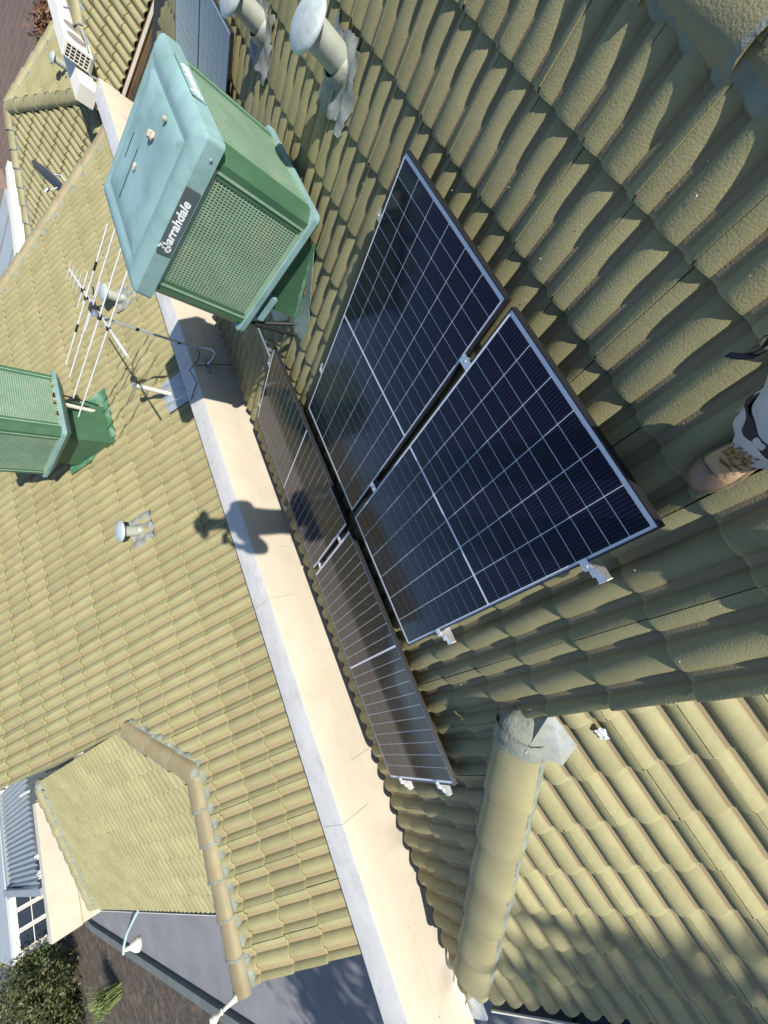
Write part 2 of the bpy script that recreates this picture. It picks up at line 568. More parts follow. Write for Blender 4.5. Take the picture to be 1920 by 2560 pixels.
class Tiles:
    """all the tiles of one house; the 300 that show largest become objects, the rest one joined part"""

    def __init__(s):
        s.items = []

    def lay(s, part, origin, xd, yd, tails, cols, gauge=DV, matname='tile', clips=None, keep=None, hidden=None):
        origin, xd, yd = Vector(origin), Vector(xd).normalized(), Vector(yd).normalized()
        zd = xd.cross(yd)
        for k, tv in enumerate(tails):
            for c in cols:
                jz = random.gauss(0, 0.0012)
                jr = random.gauss(0, 0.0022)
                jt = random.gauss(0, 0.0025)
                p = origin + xd * (c * DU + random.gauss(0, 0.0012)) + yd * (tv + random.gauss(0, 0.0025)) + zd * jz
                mw = Matrix(((xd.x, yd.x, zd.x, p.x), (xd.y, yd.y, zd.y, p.y), (xd.z, yd.z, zd.z, p.z), (0, 0, 0, 1)))
                mw = mw @ Matrix.Rotation(jr, 4, 'Z') @ Matrix.Rotation(jt, 4, 'X')
                ctr = mw @ Vector((DU / 2, -gauge / 2, 0.02))
                if keep and not keep(ctr, c, k):
                    continue
                cl = clips(ctr, c, k) if clips else []
                s.items.append((part, mw, gauge + 0.065, matname, cl, hidden(ctr) if hidden else False))

    def finish(s, limit, parent):
        sc_ = []
        for i, (part, mw, L, mn, cl, hid) in enumerate(s.items):
            q = pix(mw @ Vector((DU / 2, -L / 2, 0.02)))
            if q is None or hid or not (-60 < q[0] < 1980 and -60 < q[1] < 2620):
                sc_.append((1e9, i))
            else:
                sc_.append((q[2], i))
        sc_.sort()
        pick = set(i for d, i in sc_[:limit] if d < 1e8)
        VV, FF, PP, EE = [], [], [], []
        nv = 0
        mn0 = None
        for i, (part, mw, L, mn, cl, hid) in enumerate(s.items):
            me = get_tile(L, mn)
            mn0 = mn
            if cl:
                me = cut(me, mw, cl)
                if me is None:
                    continue
            if i in pick:
                o = bpy.data.objects.new('tile', me)
                COL.objects.link(o)
                o.parent = part
                o.matrix_parent_inverse = parent_world(part).inverted()
                o.matrix_basis = mw
            else:
                n = len(me.vertices)
                co = np.empty(n * 3)
                me.vertices.foreach_get('co', co)
                co = co.reshape(-1, 3)
                W = np.array(mw)
                VV.append(co @ W[:3, :3].T + W[:3, 3])
                FF += [tuple(v + nv for v in p.vertices) for p in me.polygons]
                pa = np.zeros(n)
                if 'pan' in me.attributes:
                    me.attributes['pan'].data.foreach_get('value', pa)
                PP.append(pa)
                pe = np.zeros(n)
                if 'edge' in me.attributes:
                    me.attributes['edge'].data.foreach_get('value', pe)
                EE.append(pe)
                nv += n
        if VV:
            me = bpy.data.meshes.new('roof_tiles')
            me.from_pydata(np.concatenate(VV).tolist(), [], FF)
            a = me.attributes.new('pan', 'FLOAT', 'POINT')
            a.data.foreach_set('value', np.concatenate(PP))
            a = me.attributes.new('edge', 'FLOAT', 'POINT')
            a.data.foreach_set('value', np.concatenate(EE))
            me.polygons.foreach_set('use_smooth', [True] * len(me.polygons))
            me.set_sharp_from_angle(angle=math.radians(38))
            link('roof_tiles', me, mn0, parent, kind='stuff')


def cut(me, mw, planes):
    """trim a tile by world-space planes (point, normal); the side the normal points to goes"""
    co = [mw @ v.co for v in me.vertices]
    need = []
    for p, nrm in planes:
        d = [(c - Vector(p)).dot(Vector(nrm)) for c in co]
        if min(d) > -0.004:
            return None
        if max(d) > 0.001:
            need.append((p, nrm))
    if not need:
        return me
    bm = bmesh.new()
    bm.from_mesh(me)
    inv = mw.inverted()
    for p, nrm in need:
        lp = inv @ Vector(p)
        ln = (mw.to_3x3().transposed() @ Vector(nrm)).normalized()
        bmesh.ops.bisect_plane(bm, geom=bm.verts[:] + bm.edges[:] + bm.faces[:], plane_co=lp, plane_no=ln, clear_outer=True)
    if not bm.faces:
        bm.free()
        return None
    r = bpy.data.meshes.new('tile')
    bm.to_mesh(r)
    bm.free()
    r.materials.clear()
    r.materials.append(me.materials[0])
    return r


def slab(name, poly, thick, material, parent, **k):
    """polygon with thickness straight down"""
    return MB().prism(poly, (0, 0, -thick)).build(name, material, parent, **k)


def caps(parent, a, b, n, name, material, r=0.17, h=0.115, over=0.05, joints=True):
    """row of overlapping half-round cap tiles from a (low end) to b (high end)"""
    a, b = Vector(a), Vector(b)
    d = (b - a).normalized()
    side = Vector((d.y, -d.x, 0)).normalized()
    up = side.cross(d).normalized()
    Lg = (b - a).length / n
    N = 12
    for i in range(n):
        s0, s1 = i * Lg - (over if i else 0), (i + 1) * Lg
        vs = []
        for s_, k in ((s0, 1.06), (s0 + 0.010, 1.075), (s0 + 0.05, 1.05), (s1, 0.955)):
            for q in range(N + 1):
                an = PI * q / N
                x = math.cos(an) * r * k
                z = (math.sin(an) ** 0.75) * h * k
                vs.append(a + d * s_ + side * x + up * (z + 0.012 * (1 - (s_ - s0) / Lg)))
        for q in range(N + 1):
            an = PI * q / N
            vs.append(a + d * (s0 + 0.002) + side * math.cos(an) * (r - 0.02) + up * ((math.sin(an) ** 0.75) * (h - 0.02)))
        fs = []
        for rr in range(3):
            for q in range(N):
                o = rr * (N + 1) + q
                fs.append((o, o + 1, o + N + 2, o + N + 1))
        for q in range(N):
            fs.append((q, 4 * (N + 1) + q, 4 * (N + 1) + q + 1, q + 1))
        mb = MB().add(vs, fs)
        ob = mb.build(name, material, parent, smooth=40)
        if joints and i:
            jb = []
            for s_ in (s0 - .012, s0 + .016):
                for q in range(N + 1):
                    an = PI * q / N
                    jb.append(a + d * (s_ + .006 * math.sin(q * 1.7 + i)) + side * math.cos(an) * r * 1.085 + up * ((math.sin(an) ** .75) * h * 1.082 + .0125))
            MB().add(jb, [(q, q + 1, N + 2 + q, N + 1 + q) for q in range(N)]).build('joint', 'mortar', ob, smooth=60)
        jit = Vector((random.gauss(0, .003), random.gauss(0, .003), random.gauss(0, .002)))
        ob.location = ob.location + jit


def mortar(parent, a, b, off, wid, scal=ROLL, amp=0.035, z=0.0, seed=0, name='mortar'):
    """ragged bedding mortar along one side of a row of caps"""
    rnd = random.Random(seed)
    a, b, off = Vector(a), Vector(b), Vector(off).normalized()
    d = (b - a)
    L = d.length
    d.normalize()
    n = max(8, int(L / 0.022))
    up = off.cross(d).normalized()
    if up.z < 0:
        up = -up
    vs = []
    for i in range(n + 1):
        s_ = L * i / n
        e = wid + amp * math.tanh(1.8 * math.sin(2 * PI * s_ / scal)) + rnd.gauss(0, 0.004) + .008 * math.sin(s_ * 7.3 + seed)
        e = max(0.02, e)
        p = a + d * s_
        hz = rnd.gauss(0, 0.003)
        vs += [p - off * 0.05 + up * (0.055 + z), p + off * e * 0.35 + up * (0.05 + z + hz), p + off * e * 0.8 + up * (0.028 + z + hz), p + off * (e + 0.012) + up * (-0.045 + z)]
    fs = []
    for i in range(n):
        for k in range(3):
            o = i * 4 + k
            fs.append((o, o + 1, o + 5, o + 4))
    return MB().add(vs, fs).build(name, 'mortar', parent, smooth=60)

# ------------------------------------------------------------------ ground and street level
GZ = -4.6


def sheet(name, poly, z, material, kind='structure'):
    o = MB().add([(x, y, z) for x, y in poly], [tuple(range(len(poly)))]).build(name, material)
    o['kind'] = kind
    return o


sheet('ground', [(-400, -400), (400, -400), (400, 400), (-400, 400)], GZ, 'earth')
sheet('driveway', [(-5.6, -6), (-5.6, 30.5), (-7.25, 26.4), (-9.4, 13.4), (-12.4, -6)], GZ + 0.004, 'asphalt')
sheet('road', [(-30, 44), (60, 44), (60, 50), (-30, 50)], GZ + 0.004, 'road')
sheet('garden_bed', [(-7.4, 26.6), (-9.55, 13.4), (-12.6, -4), (-22, -4), (-22, 33), (-6.5, 33)], GZ + 0.008, 'mulch')
sheet('lawn', [(-6.3, 33.2), (-12, 33.2), (-12, 42), (-2.5, 42)], GZ + 0.012, 'lawn')
kerb = MB()
kp = [(-5.75, 31.5), (-7.33, 26.5), (-9.48, 13.4), (-12.5, -5)]
for (x0, y0), (x1, y1) in zip(kp[:-1], kp[1:]):
    d = Vector((x1 - x0, y1 - y0, 0)).normalized()
    s_ = Vector((d.y, -d.x, 0)) * 0.14
    a, b_ = Vector((x0, y0, GZ)), Vector((x1, y1, GZ))
    kerb.prism([a - s_, a - s_ + Vector((0, 0, .14)), a + s_ + Vector((0, 0, .14)), a + s_], b_ - a)
o = kerb.build('kerb', 'kerb', bevel=0.02)
o['kind'] = 'structure'

# ------------------------------------------------------------------ near house
W0 = -0.175
EAVE = 3.93
houseA = thing('house', 'near house with olive tiles, solar panels and the boot standing on its roof', 'house', (2, 0, GZ))
rA = VA(0, -1.04, W0)                                    # ridge
eA = VA(0, EAVE, W0)
deckA = MB()
deckA.prism([(-2.93, rA.y, rA.z - .03), (6.0, rA.y, rA.z - .03), (8.55, eA.y - .08, eA.z - .0), (-5.2, eA.y - .08, eA.z - .0), (-2.93, 1.2, (W0 - ST * 1.2) / CT - .03)], (0, 0, -0.06))
slopeA = deckA.build('roof_slope', 'deck', houseA, label='broad shaded slope carrying the solar panels')


def zB(x):
    return -0.707 + 0.4142 * (x + 3.0)


slopeB = MB().prism([(-2.9, -4.0, zB(-2.9) - .03), (-2.9, 1.15, zB(-2.9) - .03), (-5.12, 3.37, zB(-5.12) - .03), (-5.12, -4.0, zB(-5.12) - .03)], (0, 0, -0.06)).build(
    'roof_slope', 'deck', houseA, label='sunlit hip end slope below the gable')
bA = 4.6
slopeBk = MB().prism([(-2.93, rA.y, rA.z - .03), (6.0, rA.y, rA.z - .03), (6.0, rA.y - bA * CT, rA.z - bA * ST - .03), (-2.93, rA.y - bA * CT, rA.z - bA * ST - .03)], (0, 0, -0.06)).build(
    'roof_slope', 'deck', houseA, label='rear slope beyond the ridge')

PW, PH = 1.134, 2.1145
PANELS = [(0.0, 0.0, PW, PH), (PW + 0.0496, 0.0, PW, PH), (-0.9416, PH + 0.1725, PH, PW), (-0.9416 + PH + 0.0458, PH + 0.1725, PH, PW)]


def underpanel(P):
    u = -P.x
    v = P.y * CT - P.z * ST
    for a, b_, w, h in PANELS:
        if a + .12 < u < a + w - .12 and b_ + .05 < v < b_ + h - .2:
            return True
    return False


TA = Tiles()
tailsA = [-0.518 + DV * j for j in range(-1, 11)] + [EAVE]
oA = VA(0.9116, 0, W0)


def clipA(c, col, k):
    out = [((0, rA.y, 0), (0, -1, 0))] if k < 2 else []
    if col < -6:
        out.append(((-3.0, 1.25, 0), (-1, -1, 0)))
    if col > 14:
        out.append(((8.6, 3.55, 0), (1, -1, 0)))
    return out


TA.lay(slopeA, oA, (1, 0, 0), (0, CT, -ST), tailsA, range(-13, 29), clips=clipA,
       keep=lambda c, col, k: (col >= -6 or c.x + c.y > -2.05) and c.x - c.y < 5.4, hidden=underpanel)
gB = 0.337
eB = (-2.31 / CT)
tailsB = [2.43 - gB * j for j in range(8)]
TA.lay(slopeB, (-3.0, 0.44, -0.707), (0, 1, 0), (-CT, 0, -ST), tailsB, range(-13, 9), gauge=gB,
       clips=lambda c, col, k: [((-3.0, 1.25, 0), (1, 1, 0)), ((-2.92, 0, 0), (1, 0, 0))], keep=lambda c, col, k: c.x + c.y < -1.5)
TA.lay(slopeBk, (-2.967 + DU * 26, rA.y, rA.z), (-1, 0, 0), (0, -CT, -ST), [0.12 + DV * j for j in range(11)], range(0, 26),
       clips=lambda c, col, k: [((0, rA.y, 0), (0, 1, 0))] if k < 2 else [])
TA.finish(300, houseA)

# ridge, hip and gable of the near house
caps(houseA, (-3.0, rA.y, rA.z - .050), (6.1, rA.y, rA.z - .050), 20, 'ridge_cap', 'cap', r=0.185, h=0.092)
mortar(houseA, (-2.95, rA.y + 0.160, rA.z - .050), (6.1, rA.y + 0.160, rA.z - .050), (0, CT, -ST), 0.034, amp=0.012, z=-.010, seed=2)
mortar(houseA, (-2.95, rA.y - 0.195, rA.z - .060), (6.1, rA.y - 0.195, rA.z - .060), (0, -CT, -ST), 0.040, amp=0.012, z=-.030, seed=3)
hipT = Vector((-3.05, 1.30, (W0 - ST * 1.30) / CT + 0.035))
hipB = Vector((-4.98, 3.23, (W0 - ST * 3.23) / CT + 0.035))
caps(houseA, hipB, hipT, 6, 'hip_cap', 'cap', r=0.155, h=0.125, joints=False)
hs = Vector((1, 1, 0)).normalized()
mortar(houseA, hipB - hs * .14, hipT - hs * .14, (-1, -1, -.35), 0.012, amp=0.01, seed=5)
mortar(houseA, hipB + hs * .14, hipT + hs * .14, (1, 1, -.35), 0.012, amp=0.01, seed=6)
o = MB().add([(-2.96, 1.02, -.60), (-2.97, 1.36, -.715), (-3.02, 1.46, -.72), (-3.17, 1.40, -.63), (-3.12, 1.27, -.565), (-3.27, 1.16, -.70), (-3.20, 1.04, -.745)],
             [(0, 1, 2, 3, 4), (0, 4, 5, 6)]).build('flashing', 'lead', houseA, label='grey lead flashing at the top end of the hip')
mb = MB()
hd = (hipT - hipB).normalized()
sd_ = Vector((hd.y, -hd.x, 0)).normalized()
hu = sd_.cross(hd).normalized()
vs = []
for q in range(11):
    an = PI * q / 10
    base = hipT + sd_ * math.cos(an) * .16 + hu * (math.sin(an) ** .75) * .132
    vs += [base - hd * (.06 + .03 * random.random()), base + hd * .06 + hu * .01 * random.random()]
mb.add(vs, [(2 * i, 2 * i + 1, 2 * i + 3, 2 * i + 2) for i in range(10)])
mb.build('mortar', 'mortar', houseA, smooth=60, label='grey mortar pointing closing the hip end')
MB().prism([(-2.90, rA.y - 1.9, zB(-2.9) - .25), (-2.90, rA.y, rA.z - .1), (-2.90, 1.2, zB(-2.9) - .1), (-2.90, 1.2, zB(-2.9) - .25)], (0.08, 0, 0)).build('gable_wall', 'cream', houseA)
MB().box((-4.75, -5.0, GZ), (8.2, 3.2, eA.z - .12)).build('wall', 'brickbeige', houseA)
MB().prism([(-5.16, 3.52, eA.z - .24), (-5.16, 3.52, eA.z - .05), (-5.12, 3.52, eA.z - .05), (-5.12, 3.52, eA.z - .24)], (0, -8, 0)).build('fascia', 'white', houseA)
MB().prism([(-5.2, 3.5, eA.z - .24), (-4.7, 3.5, eA.z - .24), (-4.7, 3.5, eA.z - .22), (-5.2, 3.5, eA.z - .22)], (0, -8, 0)).build('soffit', 'white', houseA)


def gutter(parent, a, b, out, r=0.085, nbr=5):
    """open half-round gutter with a white front bead and dark straps"""
    a, b, out = Vector(a), Vector(b), Vector(out).normalized()
    d = b - a
    N = 10
    vs, fs = [], []
    for p in (a, b):
        for k in (1.0, 0.93):
            for q in range(N + 1):
                an = PI * q / N
                vs.append(p + out * (-math.cos(an) * r * k) + Vector((0, 0, -math.sin(an) * r * k * 1.1)))
    n = N + 1
    for q in range(N):
        fs += [(q, q + 1, 2 * n + q + 1, 2 * n + q), (n + q, 3 * n + q, 3 * n + q + 1, n + q + 1)]
    fs += [(0, 2 * n, 3 * n, n), (N, n + N, 3 * n + N, 2 * n + N)]
    g = MB().add(vs, fs).build('gutter', 'gutter', parent, smooth=40)
    fr = MB().tube([a + out * r, b + out * r], 0.012, 6).build('front_bead', 'white', g)
    L = d.length
    for i in range(nbr):
        p = a + d * ((i + .5) / nbr)
        w = d.normalized() * .02
        mb = MB()
        vs = []
        for q in range(N + 1):
            an = PI * q / N
            for sg in (-1, 1):
                vs.append(p + w * sg + out * (-math.cos(an) * r * .9) + Vector((0, 0, -math.sin(an) * r * .96)))
        mb.add(vs, [(2 * q, 2 * q + 1, 2 * q + 3, 2 * q + 2) for q in range(N)])
        mb.build('strap', 'black', g)
    return g


gt = gutter(houseA, (-5.305, 3.40, eA.z - .045), (-5.305, -4.0, eA.z - .045), (-1, 0, 0), r=0.125, nbr=14)
for i in range(9):
    y = 3.05 - i * .8
    mb = MB()
    z0 = eA.z - .17
    mb.box((-5.44, y - .16, z0 - .02), (-5.17, y + .16, z0))
    mb.box((-5.44, y - .16, z0 - .13), (-5.17, y - .12, z0 - .02))
    mb.box((-5.44, y + .12, z0 - .13), (-5.17, y + .16, z0 - .02))
    mb.build('gutter_bracket', 'white', houseA)

# ------------------------------------------------------------------ cream parapet between the two roofs
ZF, ZH = -1.081, -1.4385
par = thing('parapet_wall', 'long cream metal-clad parapet running between the two tiled roofs', 'parapet', (2, 3.92, GZ))
MB().box((-5.62, 3.78, GZ), (9.45, 4.06, ZF - .03)).build('wall', 'brickbeige', par)
XS = [-5.66, -3.55, -1.23, 1.85, 4.9, 9.5]
for i in range(5):
    x0, x1 = XS[i] + .0015, XS[i + 1] - .0015
    # capping: sloping top with a turned-down lip on the far side and the tall sunlit front leaf
    mb = MB()
    pr = [(3.748, ZH), (3.748, ZF - .012), (3.752, ZF - .003), (3.762, ZF), (4.085, ZF - .012), (4.09, ZF - .018), (4.09, ZF - .10), (4.082, ZF - .10), (4.082, ZF - .022), (3.762, ZF - .010), (3.757, ZF - .014), (3.757, ZH)]
    # slight oil-canning of the sheet along its length
    n = max(2, int((x1 - x0) / .18))
    vs, fs = [], []
    for k in range(n + 1):
        x = x0 + (x1 - x0) * k / n
        for (y, z) in pr:
            wob = 0.004 * math.sin(x * 2.1 + i) * (1 if z < ZF - .05 and y < 3.76 else 0.2) * (0.5 + 0.5 * math.sin(x * .9))
            vs.append((x, y + wob, z + 0.002 * math.sin(x * 1.3)))
    m_ = len(pr)
    for k in range(n):
        for q in range(m_):
            fs.append((k * m_ + q, k * m_ + (q + 1) % m_, (k + 1) * m_ + (q + 1) % m_, (k + 1) * m_ + q))
    fs += [tuple(range(m_)), tuple(n * m_ + q for q in range(m_))]
    leaf = MB().add(vs, fs)
    ob = leaf.build('capping_sheet', 'cream', par, smooth=35)
    ob.data.materials.append(M['captop_sky'])
    for p in ob.data.polygons:
        if p.normal.z > 0.8:
            p.material_index = 1
for i in range(6):
    x0 = -5.64 + i * 2.52
    mb = MB()
    mb.prism([(x0 + .0015, 3.754, ZH + .03), (x0 + .0015, 3.752, -1.60), (x0 + .0015, 3.744, -1.78), (x0 + .0015, 3.756, -1.80), (x0 + .0015, 3.764, -1.60), (x0 + .0015, 3.764, ZH + .03)], (2.517, 0, 0))
    mb.build('lower_flashing', 'cream', par)
MB().box((-5.64, 3.7435, ZH - .003), (9.45, 3.7475, ZH + .002)).build('hem_shadow_line', 'brickbeige', par)  # brown strip added to draw a shadow line under the hem
for i in range(22):
    x = -5.3 + i * .68
    MB().lathe([(0.006, 0), (0.006, .003), (.003, .005)], (x, 3.748, ZH + .022), (0, -1, 0), 8).build('rivet', 'brickbeige', par)
MB().box((-5.6, 3.60, -1.83), (9.4, 3.752, -1.80)).build('gutter_sole', 'galv', par)
rn = random.Random(4)
mb = MB()
for i in range(2600):
    x = rn.uniform(-1.8, 9.0) if rn.random() < .85 else rn.uniform(-5, -1.8)
    y = 3.655 + rn.gauss(0, .03)
    s_ = rn.uniform(.006, .022)
    an = rn.uniform(0, PI)
    z = -1.79 + rn.uniform(0, .07)
    d1 = Vector((math.cos(an), math.sin(an), rn.uniform(-.5, .5))) * s_
    d2 = Vector((-math.sin(an), math.cos(an), rn.uniform(-.5, .5))) * s_ * .4
    p = Vector((x, max(3.61, min(3.74, y)), z))
    mb.add([p - d1, p - d2, p + d1, p + d2 + Vector((0, 0, .004))], [(0, 1, 2, 3)])
o = mb.build('leaf_litter', 'debris')
o['kind'] = 'stuff'
o['label'] = 'dark leaf litter lying in the narrow gutter beside the parapet'
o['category'] = 'leaf litter'

# ------------------------------------------------------------------ neighbouring house (mirror image beyond the parapet)
DCB = -3.125


def VC(x, v, w=0.0):
    return Vector((x, v * CT - (DCB + w) * ST, v * ST + (DCB + w) * CT))


def zC(y):
    return (DCB + y * ST) / CT


houseC = thing('house', 'neighbouring house with sunlit olive tiles beyond the cream parapet', 'house', (2, 9, GZ))
slopeC = MB().prism([(-4.82, 4.2, zC(4.2) - .03), (9.4, 4.2, zC(4.2) - .03), (7.3, 8.3, zC(8.3) - .03), (6.6, 9.6, zC(9.6) - .03), (-1.75, 9.6, zC(9.6) - .03), (-1.75, 6.9, zC(6.9) - .03), (-2.6, 6.0, zC(6.0) - .03), (-4.82, 6.0, zC(6.0) - .03)], (0, 0, -.06)).build(
    'roof_slope', 'deck', houseC, label='wide sunlit slope facing the parapet')


def zD(x):
    return -0.491 + 0.4142 * (x + 1.67)


slopeD = MB().prism([(-1.75, 7.0, zD(-1.75) - .03), (-1.75, 11.75, zD(-1.75) - .03), (-4.6, 14.3, zD(-4.6) - .03), (-4.6, 6.3, zD(-4.6) - .03), (-2.7, 6.1, zD(-2.7) - .03)], (0, 0, -.05)).build(
    'roof_slope', 'deck', houseC, label='hip end slope above the grey gutter')
slopeW = MB().prism([(-4.82, 6.0, zC(6.0) - .03), (-2.6, 6.0, zC(6.0) - .03), (-2.6, 7.6, zC(6.0) - .70), (-4.82, 7.6, zC(6.0) - .70)], (0, 0, -.05)).build(
    'roof_slope', 'deck', houseC, label='far side of the small gabled wing')
TC = Tiles()
tailsC = [-(3.22 + .435 * k) for k in range(14)]


def clipC(c, col, k):
    out = []
    if c.x < -1.785:
        if c.x > -2.63:
            out.append(((-1.67, 6.98, 0), (-1, 1, 0)))
        else:
            out.append(((0, 6.03, 0), (0, 1, 0)))
    if c.x > 6:
        out.append(((9.56, 4.56, 0), (3.18, 1.85, 0)))
    return out


TC.lay(slopeC, VC(-1.785, 0), (-1, 0, 0), (0, -CT, -ST), tailsC, range(-34, 9), gauge=.435, clips=clipC,
       keep=lambda c, col, k: 3.18 * c.x + 1.85 * c.y < 39.9 and (c.x > -1.785 or c.x - c.y > -8.9 or c.y < 6.3) and c.y < 9.7 and (c.x > -2.63 or c.y < 6.3))
gD = 0.36
tailsD = [3.30 - gD * j for j in range(10)]
TC.lay(slopeD, (-1.67, 6.98, -.491), (0, 1, 0), (-CT, 0, -ST), tailsD, range(-3, 22), gauge=gD,
       clips=lambda c, col, k: [((-1.67, 6.98, 0), (1, -1, 0)), ((-1.77, 11.81, 0), (.908, 1, 0)), ((-1.76, 0, 0), (1, 0, 0))],
       keep=lambda c, col, k: c.x - c.y < -8.4 and c.y > 6.35 and c.y + .908 * (c.x + 1.77) < 12.1 and c.x < -1.6)
TC.lay(slopeW, (-4.868, 6.01, zC(6.01)), (1, 0, 0), (0, CT, -ST), [.35 + DV * j for j in range(4)], range(0, 6),
       clips=lambda c, col, k: [((0, 6.01, 0), (0, -1, 0))] if k < 1 else [])
TC.finish(300, houseC)
hz = 0.015
caps(houseC, (-4.92, 6.01, zC(6.01) + hz), (-2.63, 6.01, zC(6.01) + hz), 6, 'ridge_cap', 'capred', r=0.138, h=0.10)
caps(houseC, (-2.66, 5.99, zC(5.99) + hz), (-1.78, 6.87, zC(6.87) + hz), 3, 'hip_cap', 'capred', r=0.138, h=0.10)
mortar(houseC, (-4.88, 5.88, zC(5.88) + .012), (-2.62, 5.88, zC(5.88) + .012), (0, -CT, -ST), 0.045, amp=0.016, seed=8)
mortar(houseC, (-2.58, 5.88, zC(5.88) + .012), (-1.70, 6.76, zC(6.76) + .012), (.7, -.7, -.3), 0.045, amp=0.016, seed=9)
f0, f1 = Vector((9.75, 4.24, zC(4.24) + hz)), Vector((6.75, 9.40, zC(9.40) + hz))
caps(houseC, f0, f1, 14, 'hip_cap', 'capred', r=0.138, h=0.10)
fs_ = Vector((-3.18, -1.85, 0)).normalized()
mortar(houseC, f0 + fs_ * .15 - Vector((0, 0, .05)), f1 + fs_ * .15 - Vector((0, 0, .05)), fs_ + Vector((0, 0, -.2)), 0.05, amp=0.03, seed=10)
d0, d1 = Vector((-1.80, 11.84, zD(-1.80) + hz)), Vector((-4.62, 14.40, zD(-4.62) + hz))
caps(houseC, d1, d0, 9, 'hip_cap', 'cap', r=0.16, h=0.11)
dn = Vector((-.908, -1, 0)).normalized()
mortar(houseC, d1 + dn * .15 - Vector((0, 0, .03)), d0 + dn * .15 - Vector((0, 0, .03)), dn + Vector((0, 0, -.2)), 0.05, amp=0.02, seed=11)
def plug(p, rx, ry, rz, parent):
    bm = bmesh.new()
    bmesh.ops.create_icosphere(bm, subdivisions=3, radius=1)
    for v in bm.verts:
        k = 1 + random.uniform(-.06, .06)
        v.co = Vector((v.co.x * rx * k, v.co.y * ry * k, v.co.z * rz * k))
    bmesh.ops.translate(bm, verts=bm.verts, vec=Vector(p))
    me = bpy.data.meshes.new('mortar')
    bm.to_mesh(me)
    bm.free()
    me.polygons.foreach_set('use_smooth', [True] * len(me.polygons))
    link('mortar', me, 'mortar', parent)


plug(hipT + hd * .015 + Vector((0, 0, .03)), .145, .145, .105, houseA)
plug((-2.64, 6.0, zC(6.0) + .035), .13, .13, .085, houseC)
plug((-1.83, 11.84, zD(-1.83) + .03), .14, .14, .09, houseC)
# verge boards, gables and walls
MB().prism([(-1.73, 6.9, zC(6.9) - .30), (-1.73, 9.6, zC(9.6) - .9), (-1.73, 9.6, zC(9.6) - .04), (-1.73, 6.9, zC(6.9) - .04)], (.05, 0, 0)).build('gable_board', 'cap', houseC)
MB().prism([(-4.87, 4.16, zC(4.16) - .18), (-4.87, 6.01, zC(6.01) - .18), (-4.87, 6.01, zC(6.01) - .01), (-4.87, 4.16, zC(4.16) - .01)], (.05, 0, 0)).build('barge_board', 'white', houseC)
MB().prism([(-4.87, 7.7, zC(6.01) - .88), (-4.87, 6.01, zC(6.01) - .18), (-4.87, 6.01, zC(6.01) - .01), (-4.87, 7.7, zC(6.01) - .71)], (.05, 0, 0)).build('barge_board', 'white', houseC)
MB().prism([(-4.7, 4.2, GZ), (-4.7, 4.2, zC(4.2) - .12), (-4.7, 6.0, zC(6.0) - .12), (-4.7, 7.5, zC(6.0) - .75), (-4.7, 7.5, GZ)], (.2, 0, 0)).build('gable_wall', 'cream', houseC)
MB().box((-4.35, 7.5, GZ), (9.0, 13.9, -1.85)).build('wall', 'brickbeige', houseC)
gutter(houseC, (-4.74, 14.3, -1.80), (-4.74, 7.6, -1.80), (-1, 0, 0), r=0.10, nbr=5)
MB().prism([(-4.62, 14.3, -1.92), (-4.62, 14.3, -1.74), (-4.58, 14.3, -1.74), (-4.58, 14.3, -1.92)], (0, -6.8, 0)).build('fascia', 'white', houseC)
fin = MB()
fz = zC(6.01) + .08
fin.lathe([(.028, -.25), (.028, 0.04), (.045, .05), (.045, .075), (.022, .10), (.034, .14), (.038, .18), (.024, .26), (.018, .33), (.030, .345), (.018, .36), (.024, .385), (.040, .41), (.044, .435), (.034, .465), (.006, .475)],
          (-4.90, 6.02, fz - .13), (0, 0, 1), 16)
tag(fin.build('roof_finial', 'palelamp', smooth=40), 'white turned finial standing on the end of the small gable ridge', 'finial')

# second parapet on the far side of the neighbouring house
p2 = thing('parapet_wall', 'white parapet closing off the far side of the hip end slope', 'parapet', (-3.4, 14.5, GZ))
MB().box((-4.85, 14.46, GZ), (-2.0, 14.66, -.95)).build('wall', 'brickbeige', p2)
MB().box((-4.89, 14.396, -1.468), (-2.07, 14.3995, -1.455)).build('hem_shadow_line', 'brickbeige', p2)  # strip added as the painted hem line of this parapet
MB().prism([(-4.9, 14.40, -1.46), (-4.9, 14.40, -.90), (-4.9, 14.68, -.90), (-4.9, 14.68, -1.0), (-4.9, 14.67, -1.0), (-4.9, 14.67, -.91), (-4.9, 14.41, -.91), (-4.9, 14.41, -1.46)], (2.85, 0, 0)).build('capping_sheet', 'cream', p2)
MB().box((-4.88, 14.415, -2.1), (-2.1, 14.455, -1.43)).build('lower_flashing', 'cream', p2)
# ------------------------------------------------------------------ far houses further along the two rows
houseE = thing('house', 'far house with scalloped olive tiles behind the satellite dish', 'house', (13, 8, GZ))


def zE(x):
    return -1.311 + 0.4142 * (x - 11.4)


